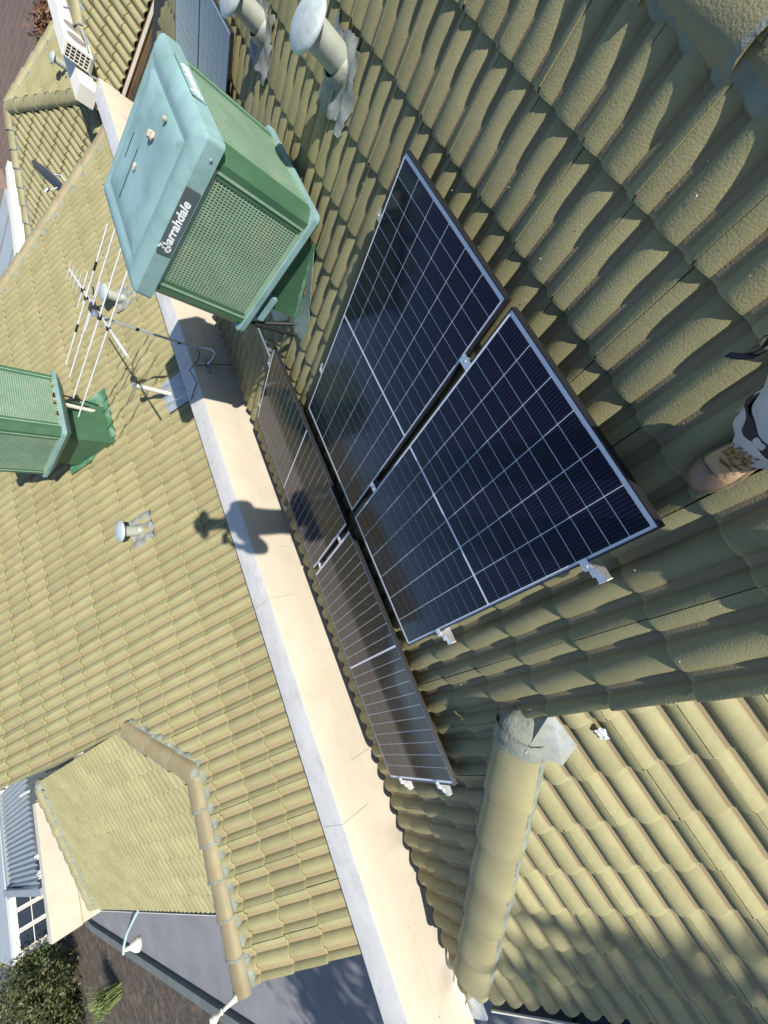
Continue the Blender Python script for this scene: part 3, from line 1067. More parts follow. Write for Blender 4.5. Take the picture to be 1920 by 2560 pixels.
slopeE = MB().prism([(10.5, 4.4, zE(10.5) - .03), (13.2, 6.8, zE(13.2) - .03), (10.9, 10.0, zE(10.9) - .03), (10.5, 10.4, zE(10.5) - .03)], (0, 0, -.05)).build('roof_slope', 'deck', houseE, label='slope facing the camera')
slopeF = MB().prism([(11.0, 4.6, zC(4.6) - .03), (14.8, 4.6, zC(4.6) - .03), (13.3, 6.76, zC(6.76) - .03)], (0, 0, -.05)).build('roof_slope', 'deck', houseE, label='triangular slope with the antenna shadow')
TE = Tiles()
TE.lay(slopeE, (11.4, 5.0, -1.311), (0, 1, 0), (-CT, 0, -ST), [1.0 - DV * j for j in range(8)], range(-4, 17), 
       clips=lambda c, col, k: [((11.4, 5.0, 0), (1, -1, 0)), ((13.2, 6.8, 0), (1.34, 1, 0))], keep=lambda c, col, k: c.x - c.y < 6.7 and 1.34 * (c.x - 13.2) + c.y - 6.8 < .4)
TE.lay(slopeF, VC(11.0, 0), (-1, 0, 0), (0, -CT, -ST), [-(3.22 + .435 * k) for k in range(8)], range(-14, 2), gauge=.435,
       clips=lambda c, col, k: [((11.4, 5.0, 0), (-1, 1, 0)), ((13.33, 6.76, 0), (1.69, 1.14, 0))], keep=lambda c, col, k: c.x - c.y > 6.1 and 1.69 * (c.x - 13.33) + 1.14 * (c.y - 6.76) < .5)
TE.finish(300, houseE)
caps(houseE, (10.75, 4.35, zC(4.35) + hz), (13.2, 6.8, zC(6.8) + hz), 9, 'hip_cap', 'cap', r=.15, h=.11)
caps(houseE, (14.95, 4.36, zC(4.36) + hz), (13.3, 6.8, zC(6.8) + hz), 7, 'hip_cap', 'cap', r=.15, h=.11)
caps(houseE, (10.9, 9.88, zE(10.9) + hz), (13.2, 6.8, zE(13.2) + hz), 10, 'hip_cap', 'cap', r=.15, h=.11)
mortar(houseE, (10.8, 9.75, zE(10.8)), (13.1, 6.75, zE(13.1)), (-.8, -.6, -.3), .05, seed=21)
mortar(houseE, (14.8, 4.33, zC(4.33)), (13.2, 6.7, zC(6.7)), (-.83, -.55, -.2), .05, seed=22)
MB().box((10.8, 4.6, GZ), (14.3, 9.0, -1.85)).build('wall', 'brickbeige', houseE)
# white parapet seen past the far hip
p3 = thing('parapet_wall', 'white parapet beyond the far hip, left of the scalloped tiles', 'parapet', (13, 9.6, GZ))
d3 = Vector((4.44, -.76, 0))
q3 = Vector((10.9, 9.95, 0))
nq = Vector((.17, .985, 0))
MB().prism([q3 + Vector((0, 0, -1.08)), q3 + Vector((0, 0, -1.55)), q3 + nq * .3 + Vector((0, 0, -1.55)), q3 + nq * .3 + Vector((0, 0, -1.08))], d3).build('capping_sheet', 'white', p3)
MB().prism([q3 + nq * .05 + Vector((0, 0, -1.56)), q3 + nq * .05 + Vector((0, 0, GZ)), q3 + nq * .25 + Vector((0, 0, GZ)), q3 + nq * .25 + Vector((0, 0, -1.56))], d3).build('wall', 'brickbeige', p3)

# next party wall with the condenser
p4 = thing('parapet_wall', 'short white parapet stepping back behind the air conditioner', 'parapet', (12, 4.4, GZ))
MB().box((9.95, 4.18, -1.25), (14.2, 4.50, -.95)).build('capping_sheet', 'white', p4)
MB().box((10.0, 4.22, GZ), (14.15, 4.46, -1.252)).build('wall', 'brickbeige', p4)

# next house on the near row: wall with window, moulded gutter and hip end roof
houseG = thing('house', 'far house with beige wall, window and moulded brown gutter above the near roof', 'house', (12, 2, GZ))


def zG(x):
    return -1.60 + 0.4142 * (x - 10.05)


slopeG = MB().prism([(10.1, -2.5, zG(10.1) - .03), (10.1, 4.75, zG(10.1) - .03), (13.5, 1.5, zG(13.5) - .03), (13.5, -2.5, zG(13.5) - .03)], (0, 0, -.05)).build('roof_slope', 'deck', houseG, label='slope facing the camera')
TG = Tiles()
TG.lay(slopeG, (10.05, 0.1, -1.60), (0, 1, 0), (-CT, 0, -ST), [0.02 - DV * j for j in range(9)], range(-7, 14),
       clips=lambda c, col, k: [((11.0, 4.1, 0), (1, 1, 0))], keep=lambda c, col, k: c.x + c.y < 15.4)
TG.finish(300, houseG)
caps(houseG, (10.15, 4.95, zG(10.15) + hz), (13.5, 1.6, zG(13.5) + hz), 11, 'hip_cap', 'cap', r=.15, h=.11)
mortar(houseG, (10.1, 4.8, zG(10.1)), (13.4, 1.5, zG(13.4)), (-.7, -.7, -.2), .045, seed=25)
MB().prism([(11.0, 4.2, zG(11) - .0), (13.5, 1.6, zG(13.5)), (15.5, 1.6, zG(13.5)), (15.5, 4.2, zG(11))], (0, 0, -.05)).build('roof_slope', 'tile', houseG, label='narrow slope falling away behind the hip')
wl = MB().box((10.35, -3.0, GZ), (10.6, 3.7, -1.72)).build('wall', 'brickbeige', houseG)
MB().box((9.97, -2.5, -1.74), (10.12, 3.9, -1.62)).build('gutter', 'brownmould', houseG)
MB().box((9.93, -2.5, -1.66), (9.97, 3.9, -1.615)).build('gutter_lip', 'white', houseG)
MB().box((10.12, -2.5, -1.84), (10.35, 3.9, -1.76)).build('eaves_moulding', 'white', houseG)
wn = MB().box((10.30, 1.9, -2.75), (10.345, 2.7, -2.05)).build('window', 'white', houseG)
MB().box((10.285, 1.96, -2.69), (10.30, 2.28, -2.11)).build('pane', 'glassdark', wn)
MB().box((10.285, 2.32, -2.69), (10.30, 2.64, -2.11)).build('pane', 'glassdark', wn)

# brown tiled house and slab far at the end of the row
houseH = thing('house', 'distant house with dark brown tiled roof in the top corner', 'house', (23, 9, GZ))
vs, fs = [], []
NX, NY = 70, 120
for i in range(NX + 1):
    for j in range(NY + 1):
        x = 17.6 + 9.5 * i / NX
        y = 5.6 + 8.6 * j / NY
        zz = -2.62 + 0.16 * (x - 17.6) + 0.03 * abs(math.sin(j * PI / 2.0)) + 0.022 * (1 - (i % 3) / 3)
        vs.append((x + (y - 5.6) * .55, y, zz))
for i in range(NX):
    for j in range(NY):
        o_ = i * (NY + 1) + j
        fs.append((o_, o_ + 1, o_ + NY + 2, o_ + NY + 1))
MB().add(vs, fs).build('roof_tiles', 'browntile', houseH, kind='stuff')
MB().box((19.2, 6.6, GZ), (29, 13, -2.75)).build('wall', 'pinkwall', houseH)
MB().prism([(21.2, 12.2, -2.45), (27.0, 9.6, -2.2), (27.0, 9.6, -2.0), (21.2, 12.2, -2.25)], (.1, .25, 0)).build('fascia', 'black', houseH)
yard = thing('house', 'taupe flat roof with a dark skylight in the top left corner', 'house', (34, 11, GZ))
MB().box((28.0, 4.0, -2.6), (44, 18, -2.2)).build('flat_roof', 'taupe', yard)
MB().box((28.3, 4.3, GZ), (43.7, 17.7, -2.6)).build('wall', 'pinkwall', yard)
sk = MB().prism([(30.4, 10.2, -2.2), (31.3, 10.0, -2.2), (31.3, 11.0, -2.2), (30.4, 11.2, -2.2)], (0, 0, .25)).build('skylight', 'glassdark', yard)
MB().box((31.3, 10.1, -2.2), (31.4, 10.9, -1.9)).build('kerb_frame', 'tealpipe', sk)
slabp = MB().prism([(36.5, 13.6, -2.1), (46, 13.0, -2.1), (46, 19, -2.1), (36.5, 19, -2.1)], (0, 0, .5)).build('concrete_canopy', 'pink')
tag(slabp, 'pale pink concrete canopy at the very top left corner', 'canopy')

# grey sheet-roofed patio beyond the second parapet
pat = thing('patio_roof', 'small grey corrugated patio roof beyond the white parapet', 'patio roof', (-2.5, 25, GZ))
nr = 21
vs, fs = [], []
N = nr * 8
for i in range(N + 1):
    x = -4.55 + 3.95 * i / N
    w = 0.05 * max(-0.6, math.sin(i / 8 * 2 * PI))
    vs += [(x, 22.4, -2.25 + w), (x - .2, 28.6, -2.45 + w)]
for i in range(N):
    fs.append((2 * i, 2 * i + 1, 2 * i + 3, 2 * i + 2))
MB().add(vs, fs).build('corrugated_sheet', 'greymetal', pat, smooth=60)
MB().box((-4.78, 22.2, -2.40), (-4.55, 28.7, -2.22)).build('barge_flashing', 'greymetal', pat)
MB().box((-4.95, 28.6, -2.62), (-.6, 28.95, -2.36)).build('gutter', 'greymetal', pat)
for i in range(4):
    MB().box((-1.5 + i * .75, 21.2, -2.08), (-1.42 + i * .75, 22.4, -2.0)).build('pergola_beam', 'white', pat)
for x in (-4.6, -.8):
    for y in (22.6, 28.4):
        MB().box((x, y, GZ), (x + .12, y + .12, -2.4)).build('post', 'white', pat)
hy = thing('house', 'distant house with dark windows below the patio roof', 'house', (-3, 32, GZ))
MB().box((-7.6, 31.0, GZ), (4, 38, -2.72)).build('wall', 'white', hy)
MB().box((-7.7, 31.1, -2.72), (4.2, 38.2, -2.62)).build('roof', 'lightsheet', hy)
for i in range(4):
    x = -7.35 + i * .82
    w = MB().box((x, 30.94, -4.0), (x + .74, 31.0, -2.88)).build('window', 'white', hy)
    MB().box((x + .05, 30.92, -3.94), (x + .69, 30.94, -3.45)).build('pane', 'glassdark', w)
    MB().box((x + .05, 30.92, -3.41), (x + .69, 30.94, -2.93)).build('pane', 'glassdark', w)
MB().box((-7.6, 30.6, GZ), (-4.0, 30.95, -4.25)).build('planter_wall', 'white', hy)
ps = thing('house', 'pale sheet-roofed building left of the far white parapet', 'house', (14, 16, GZ))
MB().box((9.0, 13.7, -2.3), (21.6, 24, -2.2)).build('roof', 'lightsheet', ps)
for i in range(3):
    MB().box((16.0 + 1.9 * i, 13.7, -2.2), (16.05 + 1.9 * i, 24, -2.16)).build('roof_seam', 'greymetal', ps)
MB().box((9.3, 14.0, GZ), (21.3, 23.6, -2.3)).build('wall', 'pinkwall', ps)

# ------------------------------------------------------------------ solar panels
ROTA = Matrix(((1, 0, 0), (0, CT, ST), (0, -ST, CT))).to_4x4()       # local x = +X, y = down the slope, z = roof normal
CELLM = {}


def cell_mesh(lx, ly, along):
    k = (round(lx, 4), round(ly, 4), along)
    if k in CELLM:
        return CELLM[k]
    mb = MB().box((0, 0, -.0042), (lx, ly, -.003))
    me = mb.mesh('cell')
    a = me.attributes.new('bus', 'FLOAT', 'POINT')
    a.data.foreach_set('value', [(v.co.x / lx if along == 'y' else v.co.y / ly) * 10 for v in me.vertices])
    me.materials.append(M['cell'])
    CELLM[k] = me
    return me


def local(name, me, material, parent, mtx=None):
    if material and not me.materials:
        me.materials.append(M[material])
    o = bpy.data.objects.new(name, me)
    COL.objects.link(o)
    o.parent = parent
    if mtx is not None:
        o.matrix_basis = mtx
    return o


def solar_panel(u0, v0, w, h, label, group):
    p = VA(u0, v0, 0)
    root = thing('solar_panel', label, 'solar panel', p, group)
    root.rotation_euler = (-TH, 0, 0)
    lip, dep = 0.009, 0.038
    mb = MB()
    mb.box((-w, 0, -dep), (0, lip, 0)).box((-w, h - lip, -dep), (0, h, 0))
    mb.box((-w, lip, -dep), (-w + lip, h - lip, 0)).box((-lip, lip, -dep), (0, h - lip, 0))
    for z in (-.009, -.019, -.029):
        mb.box((-w + .002, -.0016, z - .003), (-.002, -.0002, z + .0015))
    local('frame', mb.mesh('frame', bevel=0.0012), 'frame', root)
    local('backsheet', MB().box((-w + lip, lip, -.010), (-lip, h - lip, -.0045)).mesh('backsheet'), 'backsheet', root)
    mg, me_ = 0.013, 0.022
    along = 'y' if h > w else 'x'
    Lg, Wd = (h, w) if along == 'y' else (w, h)
    i0 = lip + mg
    gap, mid = 0.0048, 0.018
    e0 = lip + me_
    cl = (Lg - 2 * e0 - mid - 20 * gap) / 22
    cw = (Wd - 2 * i0 - 5 * gap) / 6
    for i in range(22):
        a = e0 + i * (cl + gap) + (mid - gap if i >= 11 else 0)
        for j in range(6):
            b_ = i0 + j * (cw + gap)
            if along == 'y':
                local('cell', cell_mesh(cw, cl, 'y'), None, root, Matrix.Translation((-w + b_, a, 0)))
            else:
                local('cell', cell_mesh(cl, cw, 'x'), None, root, Matrix.Translation((-w + a, b_, 0)))
    return root


grp = 'solar panels on the near roof'
solar_panel(*PANELS[0], 'upright solar panel of the upper pair, nearer the green cooler', grp)
solar_panel(*PANELS[1], 'upright solar panel of the upper pair, nearest the boot', grp)
solar_panel(*PANELS[2], 'sideways solar panel of the lower row, nearer the antenna mast', grp)
solar_panel(*PANELS[3], 'sideways solar panel of the lower row, nearer the hip', grp)
solar_panel(-4.20, 0.72, 1.06, 2.0, 'pale reflecting solar panel behind the cooler, next to the roof vents', grp)
solar_panel(-5.28, 0.72, 1.06, 2.0, 'pale reflecting solar panel behind the cooler, farther from the vents', grp)

RX = Matrix.Identity(4)


def amat(u, v, w):
    return Matrix.Translation(VA(u, v, w)) @ Matrix.Rotation(-TH, 4, 'X')


def rail(u0, u1, v, label, clamps):
    root = thing('mounting_rail', label, 'mounting rail', VA((u0 + u1) / 2, v, -.07), 'panel mounting rails')
    mt_ = amat(0, v, 0)
    mb = MB()
    mb.box((-u1, -.02, -.083), (-u0, .02, -.0415), mt_)
    mb.build('rail', 'alu', root)
    MB().box((-u1 - .004, -.022, -.085), (-u1, .022, -.040), mt_).build('end_cap', 'white', root)
    MB().box((-u0, -.022, -.085), (-u0 + .004, .022, -.040), mt_).build('end_cap', 'white', root)
    for u, kind in clamps:
        mb = MB()
        if kind == 'mid':
            mb.box((-u - .037, -.026, .0006), (-u + .037, .026, .005), mt_)
            mb.box((-u - .010, -.022, -.040), (-u + .010, .022, .0006), mt_)
        else:
            sg = kind
            a, b_ = sorted((-u - sg * .020, -u + sg * .028))
            mb.box((a, -.022, .0006), (b_, .022, .005), mt_)
            a, b_ = sorted((-u + sg * .006, -u + sg * .034))
            mb.box((a, -.022, -.0405), (b_, .022, .0004), mt_)
            a, b_ = sorted((-u + sg * .036, -u + sg * .07))
            mb.box((a, -.020, -.0412), (b_, .020, -.022), mt_)
        c = mb.build('clamp', 'alu', root, bevel=.0015)
        cx = -u if kind == 'mid' else -u + kind * .014
        MB().lathe([(.008, 0), (.008, .006), (.0, .006)], mt_ @ Vector((cx, 0, .005)), (0, ST, CT), 10).build('bolt', 'galv', c)
    for k in range(int((u1 - u0) / .7) + 1):
        u = u0 + .25 + k * .7
        if u < u1:
            MB().box((-u - .02, -.045, -.135), (-u + .02, -.021, -.05), mt_).build('foot', 'alu', root)
    return root


for v, w_ in ((0.36, 'upper'), (1.64, 'lower')):
    rail(-.05, 2 * PW + .0496 + .10, v, '%s aluminium rail under the upright pair of panels' % w_, [(0, 1), (PW + .0248, 'mid'), (2 * PW + .0496, -1)])
for v, w_ in ((2.53, 'upper'), (3.20, 'lower')):
    uu = -.9416
    rail(uu - (.55 if v < 3 else .06), uu + 2 * PH + .0458 + .10, v, '%s aluminium rail under the sideways row of panels' % w_,
         [(uu, 1), (uu + PH + .0229, 'mid'), (uu + 2 * PH + .0458, -1)])


# ------------------------------------------------------------------ evaporative coolers
def rrect(x0, x1, y0, y1, r, z, seg=5):
    out = []
    for cx, cy, a0 in ((x1 - r, y1 - r, 0), (x0 + r, y1 - r, PI / 2), (x0 + r, y0 + r, PI), (x1 - r, y0 + r, 1.5 * PI)):
        for k in range(seg + 1):
            a = a0 + PI / 2 * k / seg
            out.append((cx + r * math.cos(a), cy + r * math.sin(a), z))
    return out


def stack(levels, box, r):
    x0, x1, y0, y1 = box
    mb = MB()
    rings = [rrect(x0 + i, x1 - i, y0 + i, y1 - i, max(.01, r - i * .4), z) for z, i in levels]
    n = len(rings[0])
    vs = [p for q in rings for p in q]
    fs = [(k * n + i, k * n + (i + 1) % n, (k + 1) * n + (i + 1) % n, (k + 1) * n + i) for k in range(len(rings) - 1) for i in range(n)]
    fs += [tuple(range(n - 1, -1, -1)), tuple((len(rings) - 1) * n + i for i in range(n))]
    return mb.add(vs, fs)


def slotted(o, ex, ey, W, H, nx, ny, mx=.03):
    """perforated sheet: o corner, ex across, ey up; the slots are open"""
    o, ex, ey = Vector(o), Vector(ex), Vector(ey)
    px, py = (W - 2 * mx) / nx, (H - 2 * mx) / ny
    xs = [0] + [v for i in range(nx) for v in (mx + px * (i + .28), mx + px * (i + .72))] + [W]
    ys = [0] + [v for i in range(ny) for v in (mx + py * (i + .18), mx + py * (i + .82))] + [H]
    vs = [o + ex * x + ey * y for y in ys for x in xs]
    n = len(xs)
    fs = []
    for j in range(len(ys) - 1):
        for i in range(n - 1):
            if i % 2 == 1 and j % 2 == 1:
                continue
            fs.append((j * n + i, j * n + i + 1, (j + 1) * n + i + 1, (j + 1) * n + i))
    return MB().add(vs, fs)


def cooler(x0, y0, S, zb, label, sign):
    x1, y1 = x0 + S, y0 + S
    zt = zb + .79                                     # underside of the lid
    root = thing('evaporative_cooler', label, 'cooler', ((x0 + x1) / 2, (y0 + y1) / 2, zb))
    stack([(zb - .11, .16), (zb - .045, .05), (zb - .01, .012), (zb, .0), (zb + .045, .0), (zb + .05, .012)], (x0 - .02, x1 + .02, y0 - .02, y1 + .02), .05).build('water_tray', 'teal', root, smooth=35)
    lid = stack([(zt, .0), (zt + .105, .006), (zt + .125, .022), (zt + .150, .085), (zt + .152, .13), (zt + .142, .15), (zt + .142, .175), (zt + .156, .195), (zt + .168, .30), (zt + .168, .36)],
                (x0 - .025, x1 + .025, y0 - .025, y1 + .025), .034).build('lid', 'teal', root, smooth=30)
    for (a, b_, c, d) in ((.38, .40, .30, .62), (.52, .54, .28, .44)):
        MB().box((x0 + a * S + .24, y0 + c * S + .2, zt + .1675), (x0 + b_ * S + .225, y0 + d * S + .2, zt + .1705)).build('lid_seam', 'black', lid)
    ch, pw, pt = .075, .175, .03
    z0, z1 = zb + .045, zt + .03
    for sx, sy in ((0, 0), (1, 0), (1, 1), (0, 1)):
        cx, cy = (x0, x1)[sx], (y0, y1)[sy]
        dx, dy = (1, -1)[sx], (1, -1)[sy]
        pl = [(0, pw), (0, ch), (ch, 0), (pw, 0), (pw, pt), (ch + .02, pt), (pt, ch + .02), (pt, pw)]
        pl = [(cx + a * dx, cy + b_ * dy, z0) for a, b_ in pl]
        MB().prism(pl, (0, 0, z1 - z0)).build('corner_post', 'green', root)
    zg0, zg1 = zb + .05, zt - .01
    hh = zg1 - zg0
    gw = S - 2 * pw + .10
    specs = [((x0 + .004, y1 - pw + .05, zg0), (0, -1, 0), 'x-'), ((x0 + pw - .05, y0 + .004, zg0), (1, 0, 0), 'y-'),
             ((x1 - .004, y0 + pw - .05, zg0), (0, 1, 0), 'x+'), ((x1 - pw + .05, y1 - .004, zg0), (-1, 0, 0), 'y+')]
    for o_, ex, nm in specs:
        ex = Vector(ex)
        out = ex.cross(Vector((0, 0, 1)))
        gr = slotted(o_, ex, (0, 0, 1), gw, hh, 42, 26).build('grille', 'grille', root)
        mb = MB()
        o3 = Vector(o_)
        for a0, a1, b0, b1 in ((0, gw, 0, .016), (0, gw, hh - .016, hh), (0, .016, .016, hh - .016), (gw - .016, gw, .016, hh - .016)):
            p = [o3 + ex * a + Vector((0, 0, q)) + out * .0005 for a, q in ((a0, b0), (a1, b0), (a1, b1), (a0, b1))]
            mb.prism(p, out * .010)
        mb.build('rim', 'grille', gr)
        pb = [o3 + ex * a + Vector((0, 0, q)) - out * .014 for a, q in ((.004, .004), (gw - .004, .004), (gw - .004, hh - .004), (.004, hh - .004))]
        MB().prism(pb, -out * .05).build('pad', 'pad', gr)
    if sign:
        def lettering(mtx, parent):
            cu = bpy.data.curves.new('lettering', 'FONT')
            cu.body = 'arrahdale'
            cu.size = .082
            cu.shear = .22
            cu.offset = .0022
            cu.extrude = .0008
            cu.space_character = 1.02
            to = bpy.data.objects.new('tmp', cu)
            COL.objects.link(to)
            bpy.context.view_layer.update()
            me = bpy.data.meshes.new_from_object(to)
            bpy.data.objects.remove(to)
            co = np.empty(len(me.vertices) * 3)
            me.vertices.foreach_get('co', co)
            co = co.reshape(-1, 3)
            co[:, 0] += .062
            wd_ = co[:, 0].max()
            me.vertices.foreach_set('co', co.ravel())
            me.transform(mtx)
            lt = link('lettering', me, 'letter', parent)
            # the swash initial: an open curl with a leaning stem and a small inner bowl
            mb = MB()
            strokes = [[(.020, .070), (.052, .058), (.060, .020), (.040, -.004), (.012, -.006), (.002, .016), (.016, .020)],
                       [(.052, .058), (.030, .050), (.020, .030), (.030, .014), (.050, .016)]]
            for st in strokes:
                for (ax, ay), (bx, by) in zip(st[:-1], st[1:]):
                    a, b_ = Vector((ax, ay, 0)), Vector((bx, by, 0))
                    d = (b_ - a).normalized()
                    nn = Vector((-d.y, d.x, 0)) * .0055
                    a, b_ = a - d * .003, b_ + d * .003
                    q = [a - nn, b_ - nn, b_ + nn, a + nn]
                    mb.prism([mtx @ p for p in q], (mtx.to_3x3() @ Vector((0, 0, .0012))))
            mb.build('initial', 'letter', parent)
            return wd_
        zs = zt + .045
        pl = MB().box((x0 - .0315, y0 + .30, zs - .032), (x0 - .0262, y0 + .79, zs + .062)).build('name_plate', 'signblack', lid)
        MX = Matrix(((0, 0, -1, x0 - .0318), (-1, 0, 0, y0 + .768), (0, 1, 0, zs - .008), (0, 0, 0, 1)))
        lettering(MX, pl)
        pl2 = MB().box((x0 + .40, y0 - .0315, zs - .032), (x0 + .89, y0 - .0262, zs + .062)).build('name_plate', 'teal', lid)
        MY = Matrix(((1, 0, 0, x0 + .42), (0, 0, -1, y0 - .0318), (0, 1, 0, zs - .008), (0, 0, 0, 1)))
        lettering(MY, pl2)
        MB().lathe([(.010, 0), (.010, .004), (.004, .007)], (x0 - .0255, y0 + .09, zt + .045), (-1, 0, 0), 10).build('screw', 'galv', lid)
    return root


c1 = cooler(.765, .785, 1.165, -.36, 'large green evaporative cooler standing on the near roof beside the panels', True)


def dropper(root, x0, x1, y0, y1, zt, zroof, matname='green'):
    vs = [(x0, y0, zt), (x1, y0, zt), (x1, y1, zt), (x0, y1, zt)]
    vb = [(x, y, zroof(y)) for x, y, _ in vs]
    return MB().add(vs + vb, [(0, 1, 2, 3), (0, 4, 5, 1), (1, 5, 6, 2), (2, 6, 7, 3), (3, 7, 4, 0), (7, 6, 5, 4)]).build('duct', matname, root)


def zA(y, w=W0):
    return (w - ST * y) / CT


dropper(c1, .87, 1.72, 1.02, 1.68, -.43, lambda y: zA(y, -.15))
MB().add([(.84, .98, zA(.98, -.105)), (.84, 1.70, zA(1.70, -.105)), (.865, 1.70, zA(1.70, -.09)), (.865, .98, zA(.98, -.09))], [(0, 1, 2, 3)]).build('duct_flange', 'flash', c1)
fl = MB().prism([(.60, 1.72, zA(1.72, -.112)), (.60, 1.50, zA(1.50, -.112)), (.86, 1.02, zA(1.02, -.112)), (1.75, 1.02, zA(1.02, -.112)), (1.75, 2.02, zA(2.02, -.112)), (1.25, 2.02, zA(2.02, -.112)), (.98, 1.78, zA(1.78, -.112))], (0, ST * .004, CT * .004))
fl.build('roof_flashing', 'flashgrey', c1)
for x in (.80, 1.78):
    MB().tube([(x, 1.86, -.46), (x, 1.80, zA(1.8, -.10))], .022, 8).build('leg', 'black', c1)
MB().tube([(.86, 1.90, -.45), (.84, 1.72, zA(1.72, -.10))], .016, 8).build('brace', 'black', c1)
MB().box((.80, 1.55, -.50), (.86, 1.80, -.44)).build('drain_box', 'teal', c1)
c2 = cooler(2.325, 5.70, 1.165, -.10, 'green evaporative cooler with rust stains at the left picture edge', False)
dropper(c2, 2.5, 3.25, 6.02, 6.72, -.18, lambda y: zC(y) + .03)
MB().prism([(3.60, 5.93, zC(5.93) + .075), (2.60, 5.93, zC(5.93) + .075), (2.58, 6.18, zC(6.18) + .075), (2.42, 6.5, zC(6.5) + .075), (2.42, 6.9, zC(6.9) + .075), (3.60, 6.9, zC(6.9) + .075)], (0, -ST * .004, CT * .004)).build('roof_flashing', 'flash', c2)
MB().tube([(3.0, 5.84, -.17), (3.18, 6.10, zC(6.10) + .08)], .033, 12).build('drain_pipe', 'white', c2, smooth=60)
MB().tube([(3.06, 5.84, -.17), (3.26, 6.12, zC(6.12) + .08)], .018, 10).build('hose', 'black', c2, smooth=60)
MB().tube([(3.12, 5.80, -.19), (3.20, 5.86, -.22), (3.30, 6.0, -.45), (3.34, 6.10, zC(6.10) + .09)], .012, 8).build('cable', 'black', c2, smooth=60)
stain = M['brownmould']
for i in range(26):
    x = 2.5 + random.random() * .85
    MB().box((x, 5.693, -.045), (x + .012 + random.random() * .03, 5.6955, -.03 + random.random() * .03)).build('rust_flake', stain, c2)


def pebble(p, s_, label, seed):
    rn_ = random.Random(seed)
    bm = bmesh.new()
    bmesh.ops.create_icosphere(bm, subdivisions=2, radius=1)
    for v in bm.verts:
        k = 1 + rn_.uniform(-.16, .16)
        v.co = Vector((v.co.x * s_[0] * k, v.co.y * s_[1] * k, (v.co.z * k) * s_[2]))
    me = bpy.data.meshes.new('stone')
    bm.to_mesh(me)
    bm.free()
    o_ = link('stone', me, 'stone')
    o_.location = Vector(p) + Vector((0, 0, s_[2] * .75))
    o_.rotation_euler = (0, 0, rn_.uniform(0, 3))
    tag(o_, label, 'stone', 'stones lying on the cooler lid')


LZ = -.36 + .79 + .168
pebble((1.29, 1.15, LZ), (.042, .034, .022), 'biggest pale stone lying on the lid of the large cooler', 1)
pebble((1.20, .985, LZ), (.022, .016, .014), 'small stone on the cooler lid nearest the side grille', 2)
pebble((1.37, 1.42, LZ), (.028, .015, .013), 'small stone on the cooler lid farthest from the side grille', 3)


# ------------------------------------------------------------------ roof vents
def vent(base, pr, ph, cr, label, zsurf, fl=.25, normal=(0, ST, CT), down=(0, CT, -ST), cone=.6):
    base = Vector(base)
    root = thing('roof_vent', label, 'roof vent', base)
    dn = Vector(down)
    nm = Vector(normal)
    sx = dn.cross(nm).normalized()
    # dressed lead flashing following the tile rolls
    rn_ = random.Random(int(base.x * 100))
    n, m_ = 56, 22
    vs, fs = [], []
    for j in range(m_ + 1):
        for i in range(n + 1):
            a = -fl + 2 * fl * i / n
            t_ = -fl * .7 + fl * 1.75 * j / m_
            edge = rn_.uniform(-.008, .008) + .02 * math.sin(i * .21 + j * .33) if i in (0, n) or j in (0, m_) else 0
            p = base + sx * (a + edge) + dn * (t_ + edge)
            hgt = .034 + .75 * prof(p.x + .9116)[0] + .010 * math.sin(31 * p.x + 17 * p.y) * math.sin(23 * p.y - 9 * p.x) + rn_.uniform(0, .003)
            rr = math.hypot(a, t_)
            if rr < pr * 2.2:
                hgt = hgt + (.05 - hgt) * max(0, 1 - (rr - pr) / (pr * 1.2))
            vs.append(p + nm * (hgt + .012))
    for j in range(m_):
        for i in range(n):
            o_ = j * (n + 1) + i
            fs.append((o_, o_ + 1, o_ + n + 2, o_ + n + 1))
    MB().add(vs, fs).build('flashing', 'lead', root, smooth=50)
    MB().lathe([(pr, -.15), (pr, ph)], base, (0, 0, 1), 28).build('pipe', 'ventpipe', root, smooth=50)
    MB().lathe([(pr * 1.25, -.02), (pr * 1.22, .03), (pr * 1.02, .06)], base + nm * .05, (0, 0, 1), 24, caps=False).build('collar', 'lead', root, smooth=50)
    MB().lathe([(cr * .97, ph + .002), (cr, ph + .005), (cr, ph + .02), (cr * .93, ph + .032), (cr * .6, ph + .055), (cr * .25, ph + .066), (.004, ph + .068)], base, (0, 0, 1), 36).build('cap', 'ventpaint', root, smooth=45)
    return root


def surfA(x, y):
    return Vector((x, y, zA(y)))


vent(surfA(1.17, .045), .090, .34, .158, 'larger grey mushroom roof vent with crumpled lead flashing on the near roof', None)
vent(surfA(2.70, .40), .090, .33, .158, 'grey mushroom roof vent cut by the top edge beside the solar panels', None)
NCn, NCd = (0, -ST, CT), (0, -CT, -ST)
vent((.82, 5.94, zC(5.94)), .078, .30, .16, 'small white-capped vent standing alone in the middle of the neighbouring roof', None, .24, NCn, NCd)
vent((5.15, 5.20, zC(5.20)), .088, .34, .15, 'grey vent on the neighbouring roof behind the TV antenna', None, .26, NCn, NCd)
vent((12.45, 4.95, zC(4.95)), .07, .36, .13, 'distant pale vent on the far roof beside the air conditioner', None, .22, NCn, NCd)

